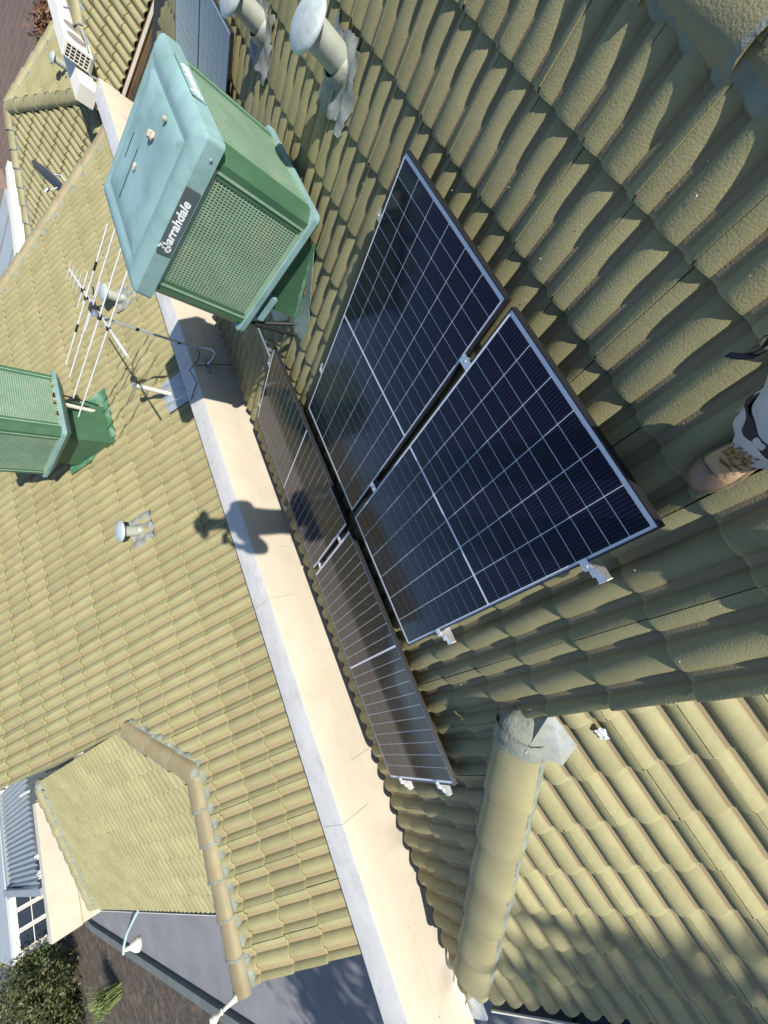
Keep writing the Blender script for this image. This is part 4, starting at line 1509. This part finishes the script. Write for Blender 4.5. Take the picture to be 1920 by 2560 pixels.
pv = thing('vent_stub', 'pale plastic pipe stub with metal clamp on the flashed corner below the antenna', 'pipe', (2.69, 4.83, zC(4.83)))
MB().tube([(2.69, 4.83, zC(4.83)), (2.70, 4.82, -.78)], .034, 14).build('pipe', 'pvc', pv, smooth=60)
MB().tube([(2.70, 4.82, -.80), (2.70, 4.82, -.755)], .040, 14).build('cap', 'alu', pv, smooth=60)
n, m_ = 20, 6
vs, fs = [], []
for j in range(m_ + 1):
    for i in range(n + 1):
        x = 2.38 + .58 * i / n
        y = 4.30 + .66 * j / m_
        vs.append((x, y, zC(y) + .042 + prof(x + 1.785)[0]))
for j in range(m_):
    for i in range(n):
        o_ = j * (n + 1) + i
        fs.append((o_, o_ + 1, o_ + n + 2, o_ + n + 1))
MB().add(vs, fs).build('flashing_sheet', 'galv', pv, smooth=50)

# ------------------------------------------------------------------ TV antenna on the parapet
an = thing('tv_antenna', 'silver TV antenna on a bent mast fixed to the cream parapet', 'antenna', (2.3, 3.745, -1.3))
MB().box((2.17, 3.728, -1.335), (2.43, 3.742, -1.275)).build('wall_bracket', 'galv', an)
mpts = [(2.30, 3.72, -1.30), (2.36, 3.64, -1.36), (2.44, 3.60, -1.40), (2.51, 3.61, -1.36), (2.535, 3.65, -1.22), (2.537, 3.685, -1.0), (2.54, 3.69, -.5), (2.54, 3.68, .10)]
MB().tube(mpts, .018, 12).build('mast', 'steel', an, smooth=60)
for z in (-.95, -.42, -.06):
    MB().tube([(2.537, 3.69, z), (2.537, 3.69, z + .035)], .021, 12).build('tape', 'black', an, smooth=60)
B0, B1 = Vector((3.80, 4.08, .05)), Vector((1.47, 3.22, .05))
bd = (B1 - B0).normalized()
ed = Vector((-.19, .98, 0)).normalized()
mid_ = B0 + bd * 1.30
MB().box((-.009, -.009, 0), (.009, .009, (B1 - B0).length), Matrix.Translation(B0) @ bd.to_track_quat('Z', 'Y').to_matrix().to_4x4()).build('boom', 'antenna', an)
MB().lathe([(.0165, 0), (.0165, .42)], B1 - bd * .42, bd, 14).build('boom_sleeve', 'antenna', an, smooth=60)


def elem(s_, l0, l1, r=.0045, dz=0.0, ins=None):
    p = B0 + bd * s_ + Vector((0, 0, .012 + dz))
    e = MB().tube([p - ed * l0, p + ed * l1], r, 8).build('element', 'antenna', an, smooth=60)
    for tt in ins or ():
        MB().tube([p + ed * (tt - .055), p + ed * (tt + .055)], .013, 10).build('insulator', 'black', e, smooth=60)
    if r > .004:
        MB().box((-.018, -.018, -.02), (.018, .018, .016), Matrix.Translation(p)).build('element_clip', 'black', e)


for k, L in enumerate((.12, .125, .13, .135)):
    elem(.02 + .165 * k, L, L, .0038)
elem(.72, .25, .25, .007)
elem(.86, .14, .14, .0035)
elem(1.00, .92, .98, .008, .03, ins=(-.42, .42))
elem(1.12, .93, 1.10, .008, -.01)
elem(1.48, .86, 1.22, .008)
elem(1.82, .74, 1.30, .008)
elem(1.26, .33, .33, .006, .02)
elem(1.55, .45, .45, .006, .02)
for sg in (-1, 1):
    MB().tube([B0 + bd * 1.0 + Vector((0, 0, .05 * sg)), B0 + bd * 1.48 + Vector((0, 0, -.03 * sg)), B0 + bd * 1.80 + Vector((0, 0, .04 * sg))], .004, 6).build('phasing_line', 'alu', an)
MB().tube([B0 + bd * .98 - ed * .16, B0 + bd * 1.25, B0 + bd * 1.5 + ed * -.16], .009, 8).build('reflector_arm', 'black', an)
MB().box((-.05, -.035, -.04), (.05, .035, .05), Matrix.Translation(mid_ + Vector((0, 0, .02))) @ Matrix.Rotation(math.atan2(bd.y, bd.x), 4, 'Z')).build('mast_clamp', 'black', an)
MB().box((-.09, -.02, -.02), (.09, .02, .03), Matrix.Translation(mid_ + Vector((-.10, -.03, .03))) @ Matrix.Rotation(math.atan2(bd.y, bd.x), 4, 'Z')).build('junction_box', 'alu', an)
cb = MB().tube([(2.55, 3.70, -1.20), (2.47, 3.70, -1.22), (2.36, 3.71, -1.18), (2.22, 3.72, -1.08), (2.10, 3.725, -.99), (2.00, 3.738, -1.03), (1.93, 3.76, -1.066), (1.88, 3.90, -1.068), (1.86, 4.10, -1.10), (1.86, 4.15, -1.4)], .0055, 8)
tag(cb.build('coaxial_cable', 'black', smooth=60), 'black cable running from the mast over the parapet to the neighbouring roof', 'cable')
cb = MB().tube([(2.22, 3.722, -1.12), (2.28, 3.73, -1.24), (2.32, 3.70, -1.36), (2.345, 3.68, -1.50), (2.36, 3.66, -1.62), (2.36, 3.60, -1.72), (2.36, 3.40, -1.73)], .0055, 8)
tag(cb.build('coaxial_cable', 'black', smooth=60), 'black cable dropping down the parapet face into the gutter', 'cable')

# ------------------------------------------------------------------ air conditioner, dish, floodlight
ac = thing('air_conditioner', 'white air conditioner unit on a bracket behind the end of the parapet', 'air conditioner', (11, 4, -1.15))
AX0, AX1, AY0, AY1, AZ0, AZ1 = 10.50, 11.60, 3.84, 4.13, -1.17, -.70
MB().box((AX0, AY0, AZ0), (AX1, AY1, AZ1)).build('casing', 'white', ac, bevel=.012)
gsl = MB().box((AX0 - .004, AY0 + .03, AZ0 + .03), (AX0 - .001, AY1 - .03, AZ1 - .03)).build('side_grille', 'black', ac)
for i in range(6):
    z = AZ0 + .03 + (AZ1 - AZ0 - .075) * i / 5
    MB().box((AX0 - .012, AY0 + .025, z), (AX0 - .0045, AY1 - .025, z + .018)).build('slat', 'white', gsl)
for i in range(5):
    y = AY0 + .025 + (AY1 - AY0 - .065) * i / 4
    MB().box((AX0 - .016, y, AZ0 + .03), (AX0 - .0125, y + .014, AZ1 - .03)).build('slat', 'white', gsl)
for x in (10.82, 11.28):
    f = MB().lathe([(.19, 0), (.19, .008), (.165, .008), (.165, .003)], (x, AY0 - .001, -.93), (0, -1, 0), 28, caps=False).build('fan_ring', 'white', ac, smooth=40)
    MB().lathe([(.16, 0), (.16, .002)], (x, AY0 - .001, -.93), (0, -1, 0), 28).build('fan_mesh', 'dish', f)
for x in (10.56, 11.46):
    MB().prism([(x, 3.80, -1.18), (x, 4.20, -1.18), (x, 4.20, -1.215), (x, 3.80, -1.215)], (.04, 0, 0)).build('bracket_arm', 'galv', ac)
    MB().prism([(x, 4.17, -1.216), (x, 4.17, -1.6), (x, 4.14, -1.6), (x, 4.14, -1.216)], (.04, 0, 0)).build('bracket_leg', 'galv', ac)
MB().tube([(10.55, 3.86, -1.10), (10.62, 3.70, -1.02), (11.9, 3.74, -.95), (12.6, 4.0, -.98)], .018, 8).build('pipe', 'greymetal', ac, smooth=60)

ds = thing('satellite_dish', 'grey satellite dish peeping over the far hip', 'satellite dish', (9.45, 5.9, -1.0))
dd = Vector((-.585, .72, .44)).normalized()
pc = Vector((9.62, 6.0, -.86))
MB().lathe([(.005, .0), (.16, .016), (.28, .05), (.36, .085), (.365, .088), (.28, .056), (.16, .022), (.005, .008)], pc, dd, 32, caps=False).build('reflector', 'dish', ds, smooth=60)
MB().tube([pc, pc - dd * .08 + Vector((0, 0, -.1)), (9.45, 6.0, -1.15)], .02, 8).build('stand', 'galv', ds)
MB().tube([pc + Vector((0, 0, -.3)), pc + dd * .34 + Vector((0, 0, -.12))], .012, 8).build('feed_arm', 'alu', ds)
MB().lathe([(.03, 0), (.035, .03), (.035, .10), (.02, .12)], pc + dd * .42 + Vector((0, 0, -.08)), -dd, 14).build('receiver', 'alu', ds, smooth=50)

fd = thing('floodlight', 'white floodlight on a curved teal arm below the grey gutter', 'floodlight', (-4.8, 12.0, -1.9))
MB().tube([(-4.72, 11.9, -1.90), (-4.80, 11.9, -1.82), (-4.92, 11.9, -1.68), (-5.06, 11.9, -1.54), (-5.20, 11.9, -1.47), (-5.32, 11.9, -1.44)], .024, 10).build('arm', 'tealpipe', fd, smooth=60)
MB().tube([(-4.72, 12.25, -1.90), (-4.90, 12.12, -1.74), (-5.0, 11.95, -1.61)], .022, 10).build('brace', 'tealpipe', fd, smooth=60)
ldir = Vector((-.25, .0, -1)).normalized()
MB().lathe([(.03, -.03), (.04, .04), (.045, .09)], (-5.26, 11.9, -1.47), ldir, 16).build('socket', 'white', fd, smooth=50)
MB().lathe([(.045, .09), (.07, .13), (.115, .19), (.135, .25), (.125, .27), (.07, .285), (.01, .288)], (-5.26, 11.9, -1.47), ldir, 24).build('bulb', 'palelamp', fd, smooth=60)

# ------------------------------------------------------------------ small scraps lying about
o = MB().tube([VA(2.86, 2.02, -.095), VA(2.885, 1.99, -.09), VA(2.90, 1.95, -.09), VA(2.915, 1.94, -.088), VA(2.915, 1.965, -.088)], .0035, 6).build('cable_tie', 'yellow', smooth=60)
tag(o, 'curled yellow cable tie lying on the tiles near the hip', 'cable tie')


def scrap(name, p, s_, label, cat, matname, seed, nrm=(0, ST, CT)):
    rn_ = random.Random(seed)
    nm = Vector(nrm)
    a = Vector((1, 0, 0))
    a = (a - nm * a.dot(nm)).normalized()
    b_ = nm.cross(a)
    vs, fs = [], []
    n = 6
    for j in range(n + 1):
        for i in range(n + 1):
            vs.append(Vector(p) + a * s_ * (i / n - .5 + rn_.uniform(-.08, .08)) + b_ * s_ * .7 * (j / n - .5 + rn_.uniform(-.08, .08)) + nm * rn_.uniform(0, s_ * .16))
    for j in range(n):
        for i in range(n):
            o_ = j * (n + 1) + i
            fs.append((o_, o_ + 1, o_ + n + 2, o_ + n + 1))
    tag(MB().add(vs, fs).build(name, matname, smooth=60), label, cat)


rn_ = random.Random(77)
mb = MB()
for i in range(240):
    if i < 170:
        u, v = rn_.uniform(-3, 2.9), rn_.uniform(-.75, 3.8)
        p = VA(u, v, W0 + .016 + prof(-u + .9116)[0] + STEP * .5)
        nm = Vector((0, ST, CT))
    else:
        x, y = rn_.uniform(-5.1, -3.1), rn_.uniform(-2, 1.2)
        p = Vector((x, y, zB(x) + .02 + prof(y - .44)[0]))
        nm = Vector((-ST, 0, CT))
    s_ = rn_.choice((.003, .004, .005, .007))
    a = Vector((rn_.gauss(0, 1), rn_.gauss(0, 1), rn_.gauss(0, 1))).normalized() * s_
    b_ = a.cross(nm).normalized() * s_ * .8
    mb.add([p - a, p - b_, p + a, p + b_, p + nm * s_ * .7], [(0, 1, 4), (1, 2, 4), (2, 3, 4), (3, 0, 4)])
o = mb.build('roof_grit', 'stone')
o['kind'] = 'stuff'
o['label'] = 'pale grit and seed specks scattered over the near tiles'
o['category'] = 'grit'
scrap('plastic_wrapper', (-.08, 3.60, -1.66), .17, 'crumpled clear plastic caught at the edge of the parapet gutter', 'plastic', 'plastic', 3)
scrap('plastic_wrapper', (-3.16, .86, zB(-3.16) + .052), .075, 'small clear wrapper on the sunlit tiles below the gable', 'plastic', 'plastic', 5, (-ST, 0, CT))
scrap('foam_scrap', (-3.31, 1.27, zB(-3.31) + .045), .06, 'yellow foam squeezed out beside the hip flashing', 'foam', 'yellow', 8, (-ST, 0, CT))

# ------------------------------------------------------------------ the person taking the picture
def skinned(name, nodes, edges, matname, parent, sub=2, root=0):
    me = bpy.data.meshes.new(name)
    me.from_pydata([n_[:3] for n_ in nodes], edges, [])
    ob = bpy.data.objects.new(name, me)
    COL.objects.link(ob)
    ob.modifiers.new('skin', 'SKIN').use_smooth_shade = True
    for i, n_ in enumerate(nodes):
        sv = me.skin_vertices[0].data[i]
        sv.radius = (n_[3], n_[4] if len(n_) > 4 else n_[3])
        sv.use_root = (i == root)
    sm = ob.modifiers.new('sub', 'SUBSURF')
    sm.levels = sm.render_levels = sub
    bpy.context.view_layer.update()
    dg = bpy.context.evaluated_depsgraph_get()
    m2 = bpy.data.meshes.new_from_object(ob.evaluated_get(dg))
    bpy.data.objects.remove(ob)
    m2.polygons.foreach_set('use_smooth', [True] * len(m2.polygons))
    m2.materials.clear()
    return link(name, m2, matname, parent)


per = thing('person', 'worker standing at the right edge, pale grey trousers and tan work boot', 'person', (-2.4, -.6, 0))
N_ = [(-2.335, -.67, 1.14, .17, .13), (-2.325, -.63, 1.38, .165, .12), (-2.28, -.55, 1.64, .19, .125), (-2.25, -.50, 1.80, .15, .10), (-2.19, -.42, 1.93, .065), (-2.15, -.35, 2.06, .10), (-2.13, -.31, 2.17, .115), (-2.125, -.31, 2.25, .08),
      (-2.06, -.52, 1.80, .08), (-1.99, -.43, 1.53, .062), (-2.19, -.31, 1.80, .040), (-2.25, -.28, 1.86, .038, .022),
      (-2.47, -.55, 1.79, .08), (-2.62, -.46, 1.53, .062), (-2.49, -.31, 1.79, .040), (-2.44, -.27, 1.84, .038, .022),
      (-2.22, -.665, 1.10, .12), (-2.13, -.54, .64, .085), (-2.22, -.45, .14, .05), (-2.225, -.40, .06, .045),
      (-2.45, -.69, 1.10, .12), (-2.63, -.68, .72, .085), (-2.79, -.72, .27, .05), (-2.80, -.66, .19, .045)]
E_ = [(0, 1), (1, 2), (2, 3), (3, 4), (4, 5), (5, 6), (6, 7), (3, 8), (8, 9), (9, 10), (10, 11), (3, 12), (12, 13), (13, 14), (14, 15), (0, 16), (16, 17), (17, 18), (18, 19), (0, 20), (20, 21), (21, 22), (22, 23)]
for hb, sg in ((11, 1), (15, -1)):
    hx, hy, hzz = N_[hb][:3]
    for k in range(4):
        i0 = len(N_)
        oy = -.012 + .022 * k
        N_ += [(hx - sg * .045, hy - .01 + oy * .5, hzz + .035 - .016 * k, .0125), (hx - sg * (.075 - .004 * abs(k - 1.5)), hy - .03 + oy * .4, hzz + .040 - .02 * k, .0105)]
        E_ += [(hb, i0), (i0, i0 + 1)]
    i0 = len(N_)
    N_ += [(hx - sg * .012, hy + .004, hzz - .045, .014), (hx - sg * .040, hy - .004, hzz - .062, .0115)]
    E_ += [(hb, i0), (i0, i0 + 1)]
body = skinned('body', N_, E_, 'skin', per)
# shirt, trousers, hat
S_ = [(-2.335, -.67, 1.12, .185, .145), (-2.325, -.63, 1.38, .18, .135), (-2.28, -.55, 1.64, .205, .14), (-2.25, -.50, 1.82, .15, .11), (-2.05, -.52, 1.80, .095), (-1.985, -.43, 1.53, .075), (-2.15, -.33, 1.76, .058), (-2.48, -.55, 1.79, .095), (-2.625, -.46, 1.53, .075), (-2.53, -.33, 1.75, .058)]
skinned('shirt', S_, [(0, 1), (1, 2), (2, 3), (3, 4), (4, 5), (5, 6), (3, 7), (7, 8), (8, 9)], 'shirt', per)
T_ = [(-2.335, -.67, 1.16, .185, .145), (-2.22, -.665, 1.06, .135), (-2.16, -.60, .84, .118), (-2.13, -.54, .64, .105), (-2.165, -.50, .44, .098), (-2.45, -.69, 1.06, .135), (-2.63, -.68, .72, .105), (-2.72, -.70, .48, .095), (-2.79, -.72, .27, .085)]
skinned('trousers', T_, [(0, 1), (1, 2), (2, 3), (3, 4), (0, 5), (5, 6), (6, 7), (7, 8)], 'trouser', per)
# the lower trouser leg in view: gathered cloth bunching over the boot
rn_ = random.Random(12)
levels = [(.085, -2.222, -.425, .083, .092), (.10, -2.220, -.425, .104, .112), (.13, -2.216, -.427, .112, .122), (.155, -2.213, -.43, .104, .114), (.19, -2.208, -.435, .110, .120), (.225, -2.203, -.44, .104, .113), (.26, -2.198, -.45, .100, .108), (.31, -2.192, -.462, .098, .104), (.38, -2.180, -.48, .096, .100), (.46, -2.165, -.50, .094, .096), (.54, -2.15, -.52, .094, .096)]
vs, fs = [], []
NS = 40
for li, (z, cx, cy, rx, ry) in enumerate(levels):
    for k in range(NS):
        a = 2 * PI * k / NS
        w = 1 + .085 * math.sin(3 * a + li * 1.3) * (1 if z < .3 else .4) + .075 * math.sin(5 * a - li * 2.3) + .05 * math.sin(9 * a + li * 1.7) + rn_.uniform(-.015, .015)
        vs.append((cx + rx * w * math.cos(a), cy + ry * w * math.sin(a), z + .012 * math.sin(2 * a + li)))
for li in range(len(levels) - 1):
    for k in range(NS):
        fs.append((li * NS + k, li * NS + (k + 1) % NS, (li + 1) * NS + (k + 1) % NS, (li + 1) * NS + k))
lg = MB().add(vs, fs).build('trouser_cuff', 'trouser', per, smooth=70)
sm = lg.modifiers.new('sub', 'SUBSURF')
sm.levels = sm.render_levels = 1
vs, fs = [], []
n = NS + 1
for i, lv in enumerate((4.6, 6.3)):
    for k in range(n):
        kk = k % NS
        l_ = lv + .8 * math.sin(2 * PI * kk / NS + .8)
        a_, f_ = int(l_), l_ - int(l_)
        p = Vector(lg.data.vertices[a_ * NS + kk].co) * (1 - f_) + Vector(lg.data.vertices[(a_ + 1) * NS + kk].co) * f_
        c_ = Vector((levels[a_][1], levels[a_][2], p.z))
        vs.append(c_ + (p - c_) * 1.035)
fs = [(k, k + 1, n + k + 1, n + k) for k in range(n - 1)]
MB().add(vs, fs).build('knee_band', 'trimblack', lg, smooth=60)
MB().lathe([(.21, 0), (.20, .012), (.125, .02), (.12, .09), (.08, .125), (.005, .13)], (-2.125, -.315, 2.19), (.05, .12, 1), 28).build('hat', 'hat', per, smooth=50)
MB().box((-.04, -.008, -.08), (.04, .0, .08), camo.matrix_world @ Matrix.Translation((.0, .045, .03)) @ Matrix.Rotation(PI / 2, 4, 'X')).build('phone', 'black', per)


def boot(ox, oy, oz, yaw, pitch, sc_=1.0, detail=True):
    """work boot, toe pointing along local +y; sole on local z = 0"""
    mt_ = Matrix.Translation((ox, oy, oz)) @ Matrix.Rotation(yaw, 4, 'Z') @ Matrix.Rotation(pitch, 4, 'X') @ Matrix.Scale(sc_, 4)
    st = [(-.155, .030, .045, .10), (-.145, .042, .05, .145), (-.11, .049, .05, .175), (-.06, .049, .05, .17), (-.01, .047, .05, .135), (.03, .050, .05, .115), (.07, .056, .05, .100), (.11, .060, .045, .090), (.15, .057, .04, .080), (.18, .047, .035, .070), (.198, .030, .03, .055), (.204, .010, .03, .042)]
    N2 = 16

    def ring(y, w, z0, h, k=1.0):
        out = []
        for q in range(N2):
            a = 2 * PI * q / N2
            cx = math.cos(a)
            sz = math.sin(a)
            z = .022 + (h - .022) * (.42 + .58 * abs(sz) ** .7) if sz > 0 else .022 + (h - .022) * (.42 - .42 * abs(sz) ** .5)
            x = w * (abs(cx) ** .72) * (1 if cx > 0 else -1)
            if sz > 0:
                x *= 1 - .22 * sz
            out.append(mt_ @ Vector((x * k, y, .022 + (z - .022) * k)))
        return out
    vs, fs = [], []
    for s_ in st:
        vs += ring(*s_)
    for i in range(len(st) - 1):
        for q in range(N2):
            fs.append((i * N2 + q, i * N2 + (q + 1) % N2, (i + 1) * N2 + (q + 1) % N2, (i + 1) * N2 + q))
    fs += [tuple(range(N2)), tuple((len(st) - 1) * N2 + q for q in range(N2))]
    b_ = MB().add(vs, fs).build('boot', 'boot', per, smooth=60)
    sm_ = b_.modifiers.new('sub', 'SUBSURF')
    sm_.levels = sm_.render_levels = 1
    vs, fs = [], []                                    # toe cap overlaid on the front third
    tc_ = [(.118, .0605, .05, .0915), (.123, .0618, .045, .0915), (.138, .0615, .045, .088), (.152, .0600, .04, .0845), (.184, .0495, .035, .0735), (.203, .0315, .03, .0575), (.2095, .0105, .03, .044)]
    for s_ in tc_:
        vs += ring(*s_, k=1.025)
    for i in range(len(tc_) - 1):
        for q in range(N2):
            fs.append((i * N2 + q, i * N2 + (q + 1) % N2, (i + 1) * N2 + (q + 1) % N2, (i + 1) * N2 + q))
    fs.append(tuple((len(tc_) - 1) * N2 + q for q in range(N2)))
    t_ = MB().add(vs, fs).build('toe_cap', 'toecap', b_, smooth=60)
    sm_ = t_.modifiers.new('sub', 'SUBSURF')
    sm_.levels = sm_.render_levels = 1
    foot = [(-.165, 0), (-.155, .036), (-.12, .052), (-.05, .050), (.02, .053), (.09, .066), (.14, .066), (.185, .052), (.208, .028), (.216, 0)]
    pl = [(w_, y) for y, w_ in foot] + [(-w_, y) for y, w_ in reversed(foot[1:-1])]
    MB().prism([mt_ @ Vector((x, y, 0)) for x, y in pl], mt_.to_3x3() @ Vector((0, 0, .030))).build('sole', 'sole', b_, bevel=.004)
    if detail:
        for i in range(6):
            y = .072 - i * .021
            z = .098 + i * .0105 + (0.006 if i > 3 else 0)
            sg = 1 if i % 2 else -1
            MB().tube([mt_ @ Vector(p) for p in ((-.034, y, z - .012), (-.012, y + .004 * sg, z + .006), (.012, y - .004 * sg, z + .006), (.034, y - .006, z - .012))], .0042, 7).build('lace', 'lace', b_, smooth=60)
            for x in (-.036, .036):
                MB().lathe([(.0058, 0), (.0058, .003), (.003, .004)], mt_ @ Vector((x, y, z - .014)), mt_.to_3x3() @ Vector((x * 8, 0, 1)), 10).build('eyelet', 'brownmould', b_)
        for ang in (-1.25, .9, 1.9):
            d = Vector((math.cos(ang), math.sin(ang), 0))
            pts = [Vector((.0, -.02, .152)), Vector((.0, -.02, .158)) + d * .03, Vector((.01, -.02, .150)) + d * .058 + Vector((-d.y, d.x, 0)) * .018, Vector((.01, -.02, .138)) + d * .05 + Vector((-d.y, d.x, 0)) * .034, Vector((0, -.02, .150)) + d * .012 + Vector((-d.y, d.x, 0)) * .012]
            MB().tube([mt_ @ p for p in pts], .0042, 7).build('lace', 'lace', b_, smooth=60)
        MB().tube([mt_ @ Vector((-.020 + .04 * k / 6, .088 - .02 * (k - 3) ** 2 / 9, .0925)) for k in range(7)], .0022, 6).build('welt_seam', 'lace', b_)
    return b_


boot(-2.218, -.362, zA(-.362, -.112), .06, -TH * .9)
boot(-2.81, -.60, zA(-.60, -.112), .0, -TH * .9, detail=False)
st_ = MB()
pts = [(-2.06, -.47, .60), (-2.07, -.445, .52), (-2.055, -.43, .46), (-2.035, -.415, .44), (-2.015, -.40, .435)]
for off in (0, .014):
    vs = []
    for i, p in enumerate(pts):
        p = Vector(p) + Vector((off, off * .3, -off))
        vs += [p + Vector((0, .0, .011)), p + Vector((.004, .012, -.009))]
    st_.add(vs, [(2 * i, 2 * i + 1, 2 * i + 3, 2 * i + 2) for i in range(len(pts) - 1)])
sp = st_.build('harness_strap', 'navy', per, smooth=60)
sp.modifiers.new('solid', 'SOLIDIFY').thickness = .003
MB().tube([(-2.065, -.455, .55), (-2.068, -.45, .535)], .012, 8).build('buckle', 'alu', sp)


# ------------------------------------------------------------------ trees and plants
def leaves(center, rad, n, size, seed, clumps=40, flat=.8):
    rn = np.random.default_rng(seed)
    cl = []
    while len(cl) < clumps:
        p = rn.uniform(-1, 1, 3)
        if .15 < np.linalg.norm(p) < 1:
            cl.append(p)
    cl = np.array(cl)
    which = rn.integers(0, clumps, n)
    pos = cl[which] + rn.normal(0, .13, (n, 3)) * (1 + .6 * rn.random((n, 1)))
    pos = pos * np.array([rad, rad, rad * flat]) + np.array(center)
    a = rn.normal(size=(n, 3))
    a /= np.linalg.norm(a, axis=1, keepdims=True)
    b_ = np.cross(a, rn.normal(size=(n, 3)))
    b_ /= np.linalg.norm(b_, axis=1, keepdims=True)
    s_ = size * rn.uniform(.6, 1.3, (n, 1))
    v = np.stack([pos - a * s_, pos + b_ * s_ * .38, pos + a * s_, pos - b_ * s_ * .38], 1).reshape(-1, 3)
    return v.tolist(), [(4 * i, 4 * i + 1, 4 * i + 2, 4 * i + 3) for i in range(n)], cl * np.array([rad, rad, rad * flat]) + np.array(center)


def tree(base, center, rad, n, size, seed, label, matname, cat='tree', name='tree', clumps=40, flat=.8, trunk=.12):
    root = thing(name, label, cat, base)
    v, f, cl = leaves(center, rad, n, size, seed, clumps, flat)
    mb = MB()
    mb.add(v, f)
    me = bpy.data.meshes.new('crown')
    me.from_pydata(v, [], f)
    link('crown', me, matname, root)
    tr = MB()
    b0, c0 = Vector(base), Vector(center)
    fork = b0 + (c0 - b0) * .55
    tr.tube([b0, b0 + (fork - b0) * .5 + Vector((.05, .03, 0)) * rad, fork], [trunk, trunk * .8, trunk * .62], 10)
    for i in range(0, len(cl), max(1, len(cl) // 16)):
        p = Vector(cl[i])
        q = fork + (p - fork) * .5 + Vector((0, 0, .08 * rad))
        tr.tube([fork, q, p], [trunk * .5, trunk * .28, trunk * .08], 6)
    tr.build('trunk', 'bark', root, smooth=60)
    return root


tree((-9.5, 30.6, GZ), (-9.5, 30.6, -3.35), 2.0, 13000, .10, 31, 'dense dark green garden tree in the bottom left corner', 'leaf', clumps=70, flat=.75, trunk=.16)
tree((-6.9, 38.5, GZ), (-6.9, 38.5, -3.6), 1.1, 3500, .11, 32, 'lighter green shrub at the left edge above the garden tree', 'leaf2', 'shrub', 'shrub', 30)
tree((-8.3, 37.0, GZ), (-8.3, 37.0, -3.9), 1.0, 2500, .11, 36, 'yellowish shrub behind the garden tree at the left edge', 'leaf2', 'shrub', 'shrub', 26)
tree((17.4, 5.9, GZ), (17.4, 5.9, -2.1), .9, 2600, .09, 33, 'reddish brown bush beside the far brown roof', 'leafred', 'bush', 'bush', 26)
tree((-15.2, -14.7, GZ), (-13.45, -13.3, 7.4), 2.1, 7500, .17, 34, 'eucalyptus tree behind the camera dappling the lower roof with shade', 'leaf', clumps=46, flat=.62, trunk=.2)
tree((-14.5, -3.0, GZ), (-14.0, -3.0, 3.4), 2.4, 4200, .17, 35, 'eucalyptus tree outside the frame shading the driveway', 'leaf', clumps=34, flat=.8, trunk=.2)

gr_ = MB()
rn_ = random.Random(41)
for i in range(420):
    a = rn_.uniform(0, 2 * PI)
    l = rn_.uniform(.5, 1.0)
    sp_ = rn_.uniform(.1, .75)
    p = Vector((-9.35 + rn_.gauss(0, .12), 24.6 + rn_.gauss(0, .12), GZ))
    d = Vector((math.cos(a) * sp_, math.sin(a) * sp_, 0))
    w = Vector((-math.sin(a), math.cos(a), 0)) * .014
    q = [p, p + d * l * .35 + Vector((0, 0, l * .7)), p + d * l * .8 + Vector((0, 0, l * .95)), p + d * l * 1.15 + Vector((0, 0, l * .8))]
    vs = []
    for k, r_ in zip(q, (1, .9, .6, .1)):
        vs += [k - w * r_, k + w * r_]
    gr_.add(vs, [(0, 1, 3, 2), (2, 3, 5, 4), (4, 5, 7, 6)])
tag(gr_.build('grass_tuft', 'grassblade'), 'tall tuft of ornamental grass in the mulched bed', 'grass')
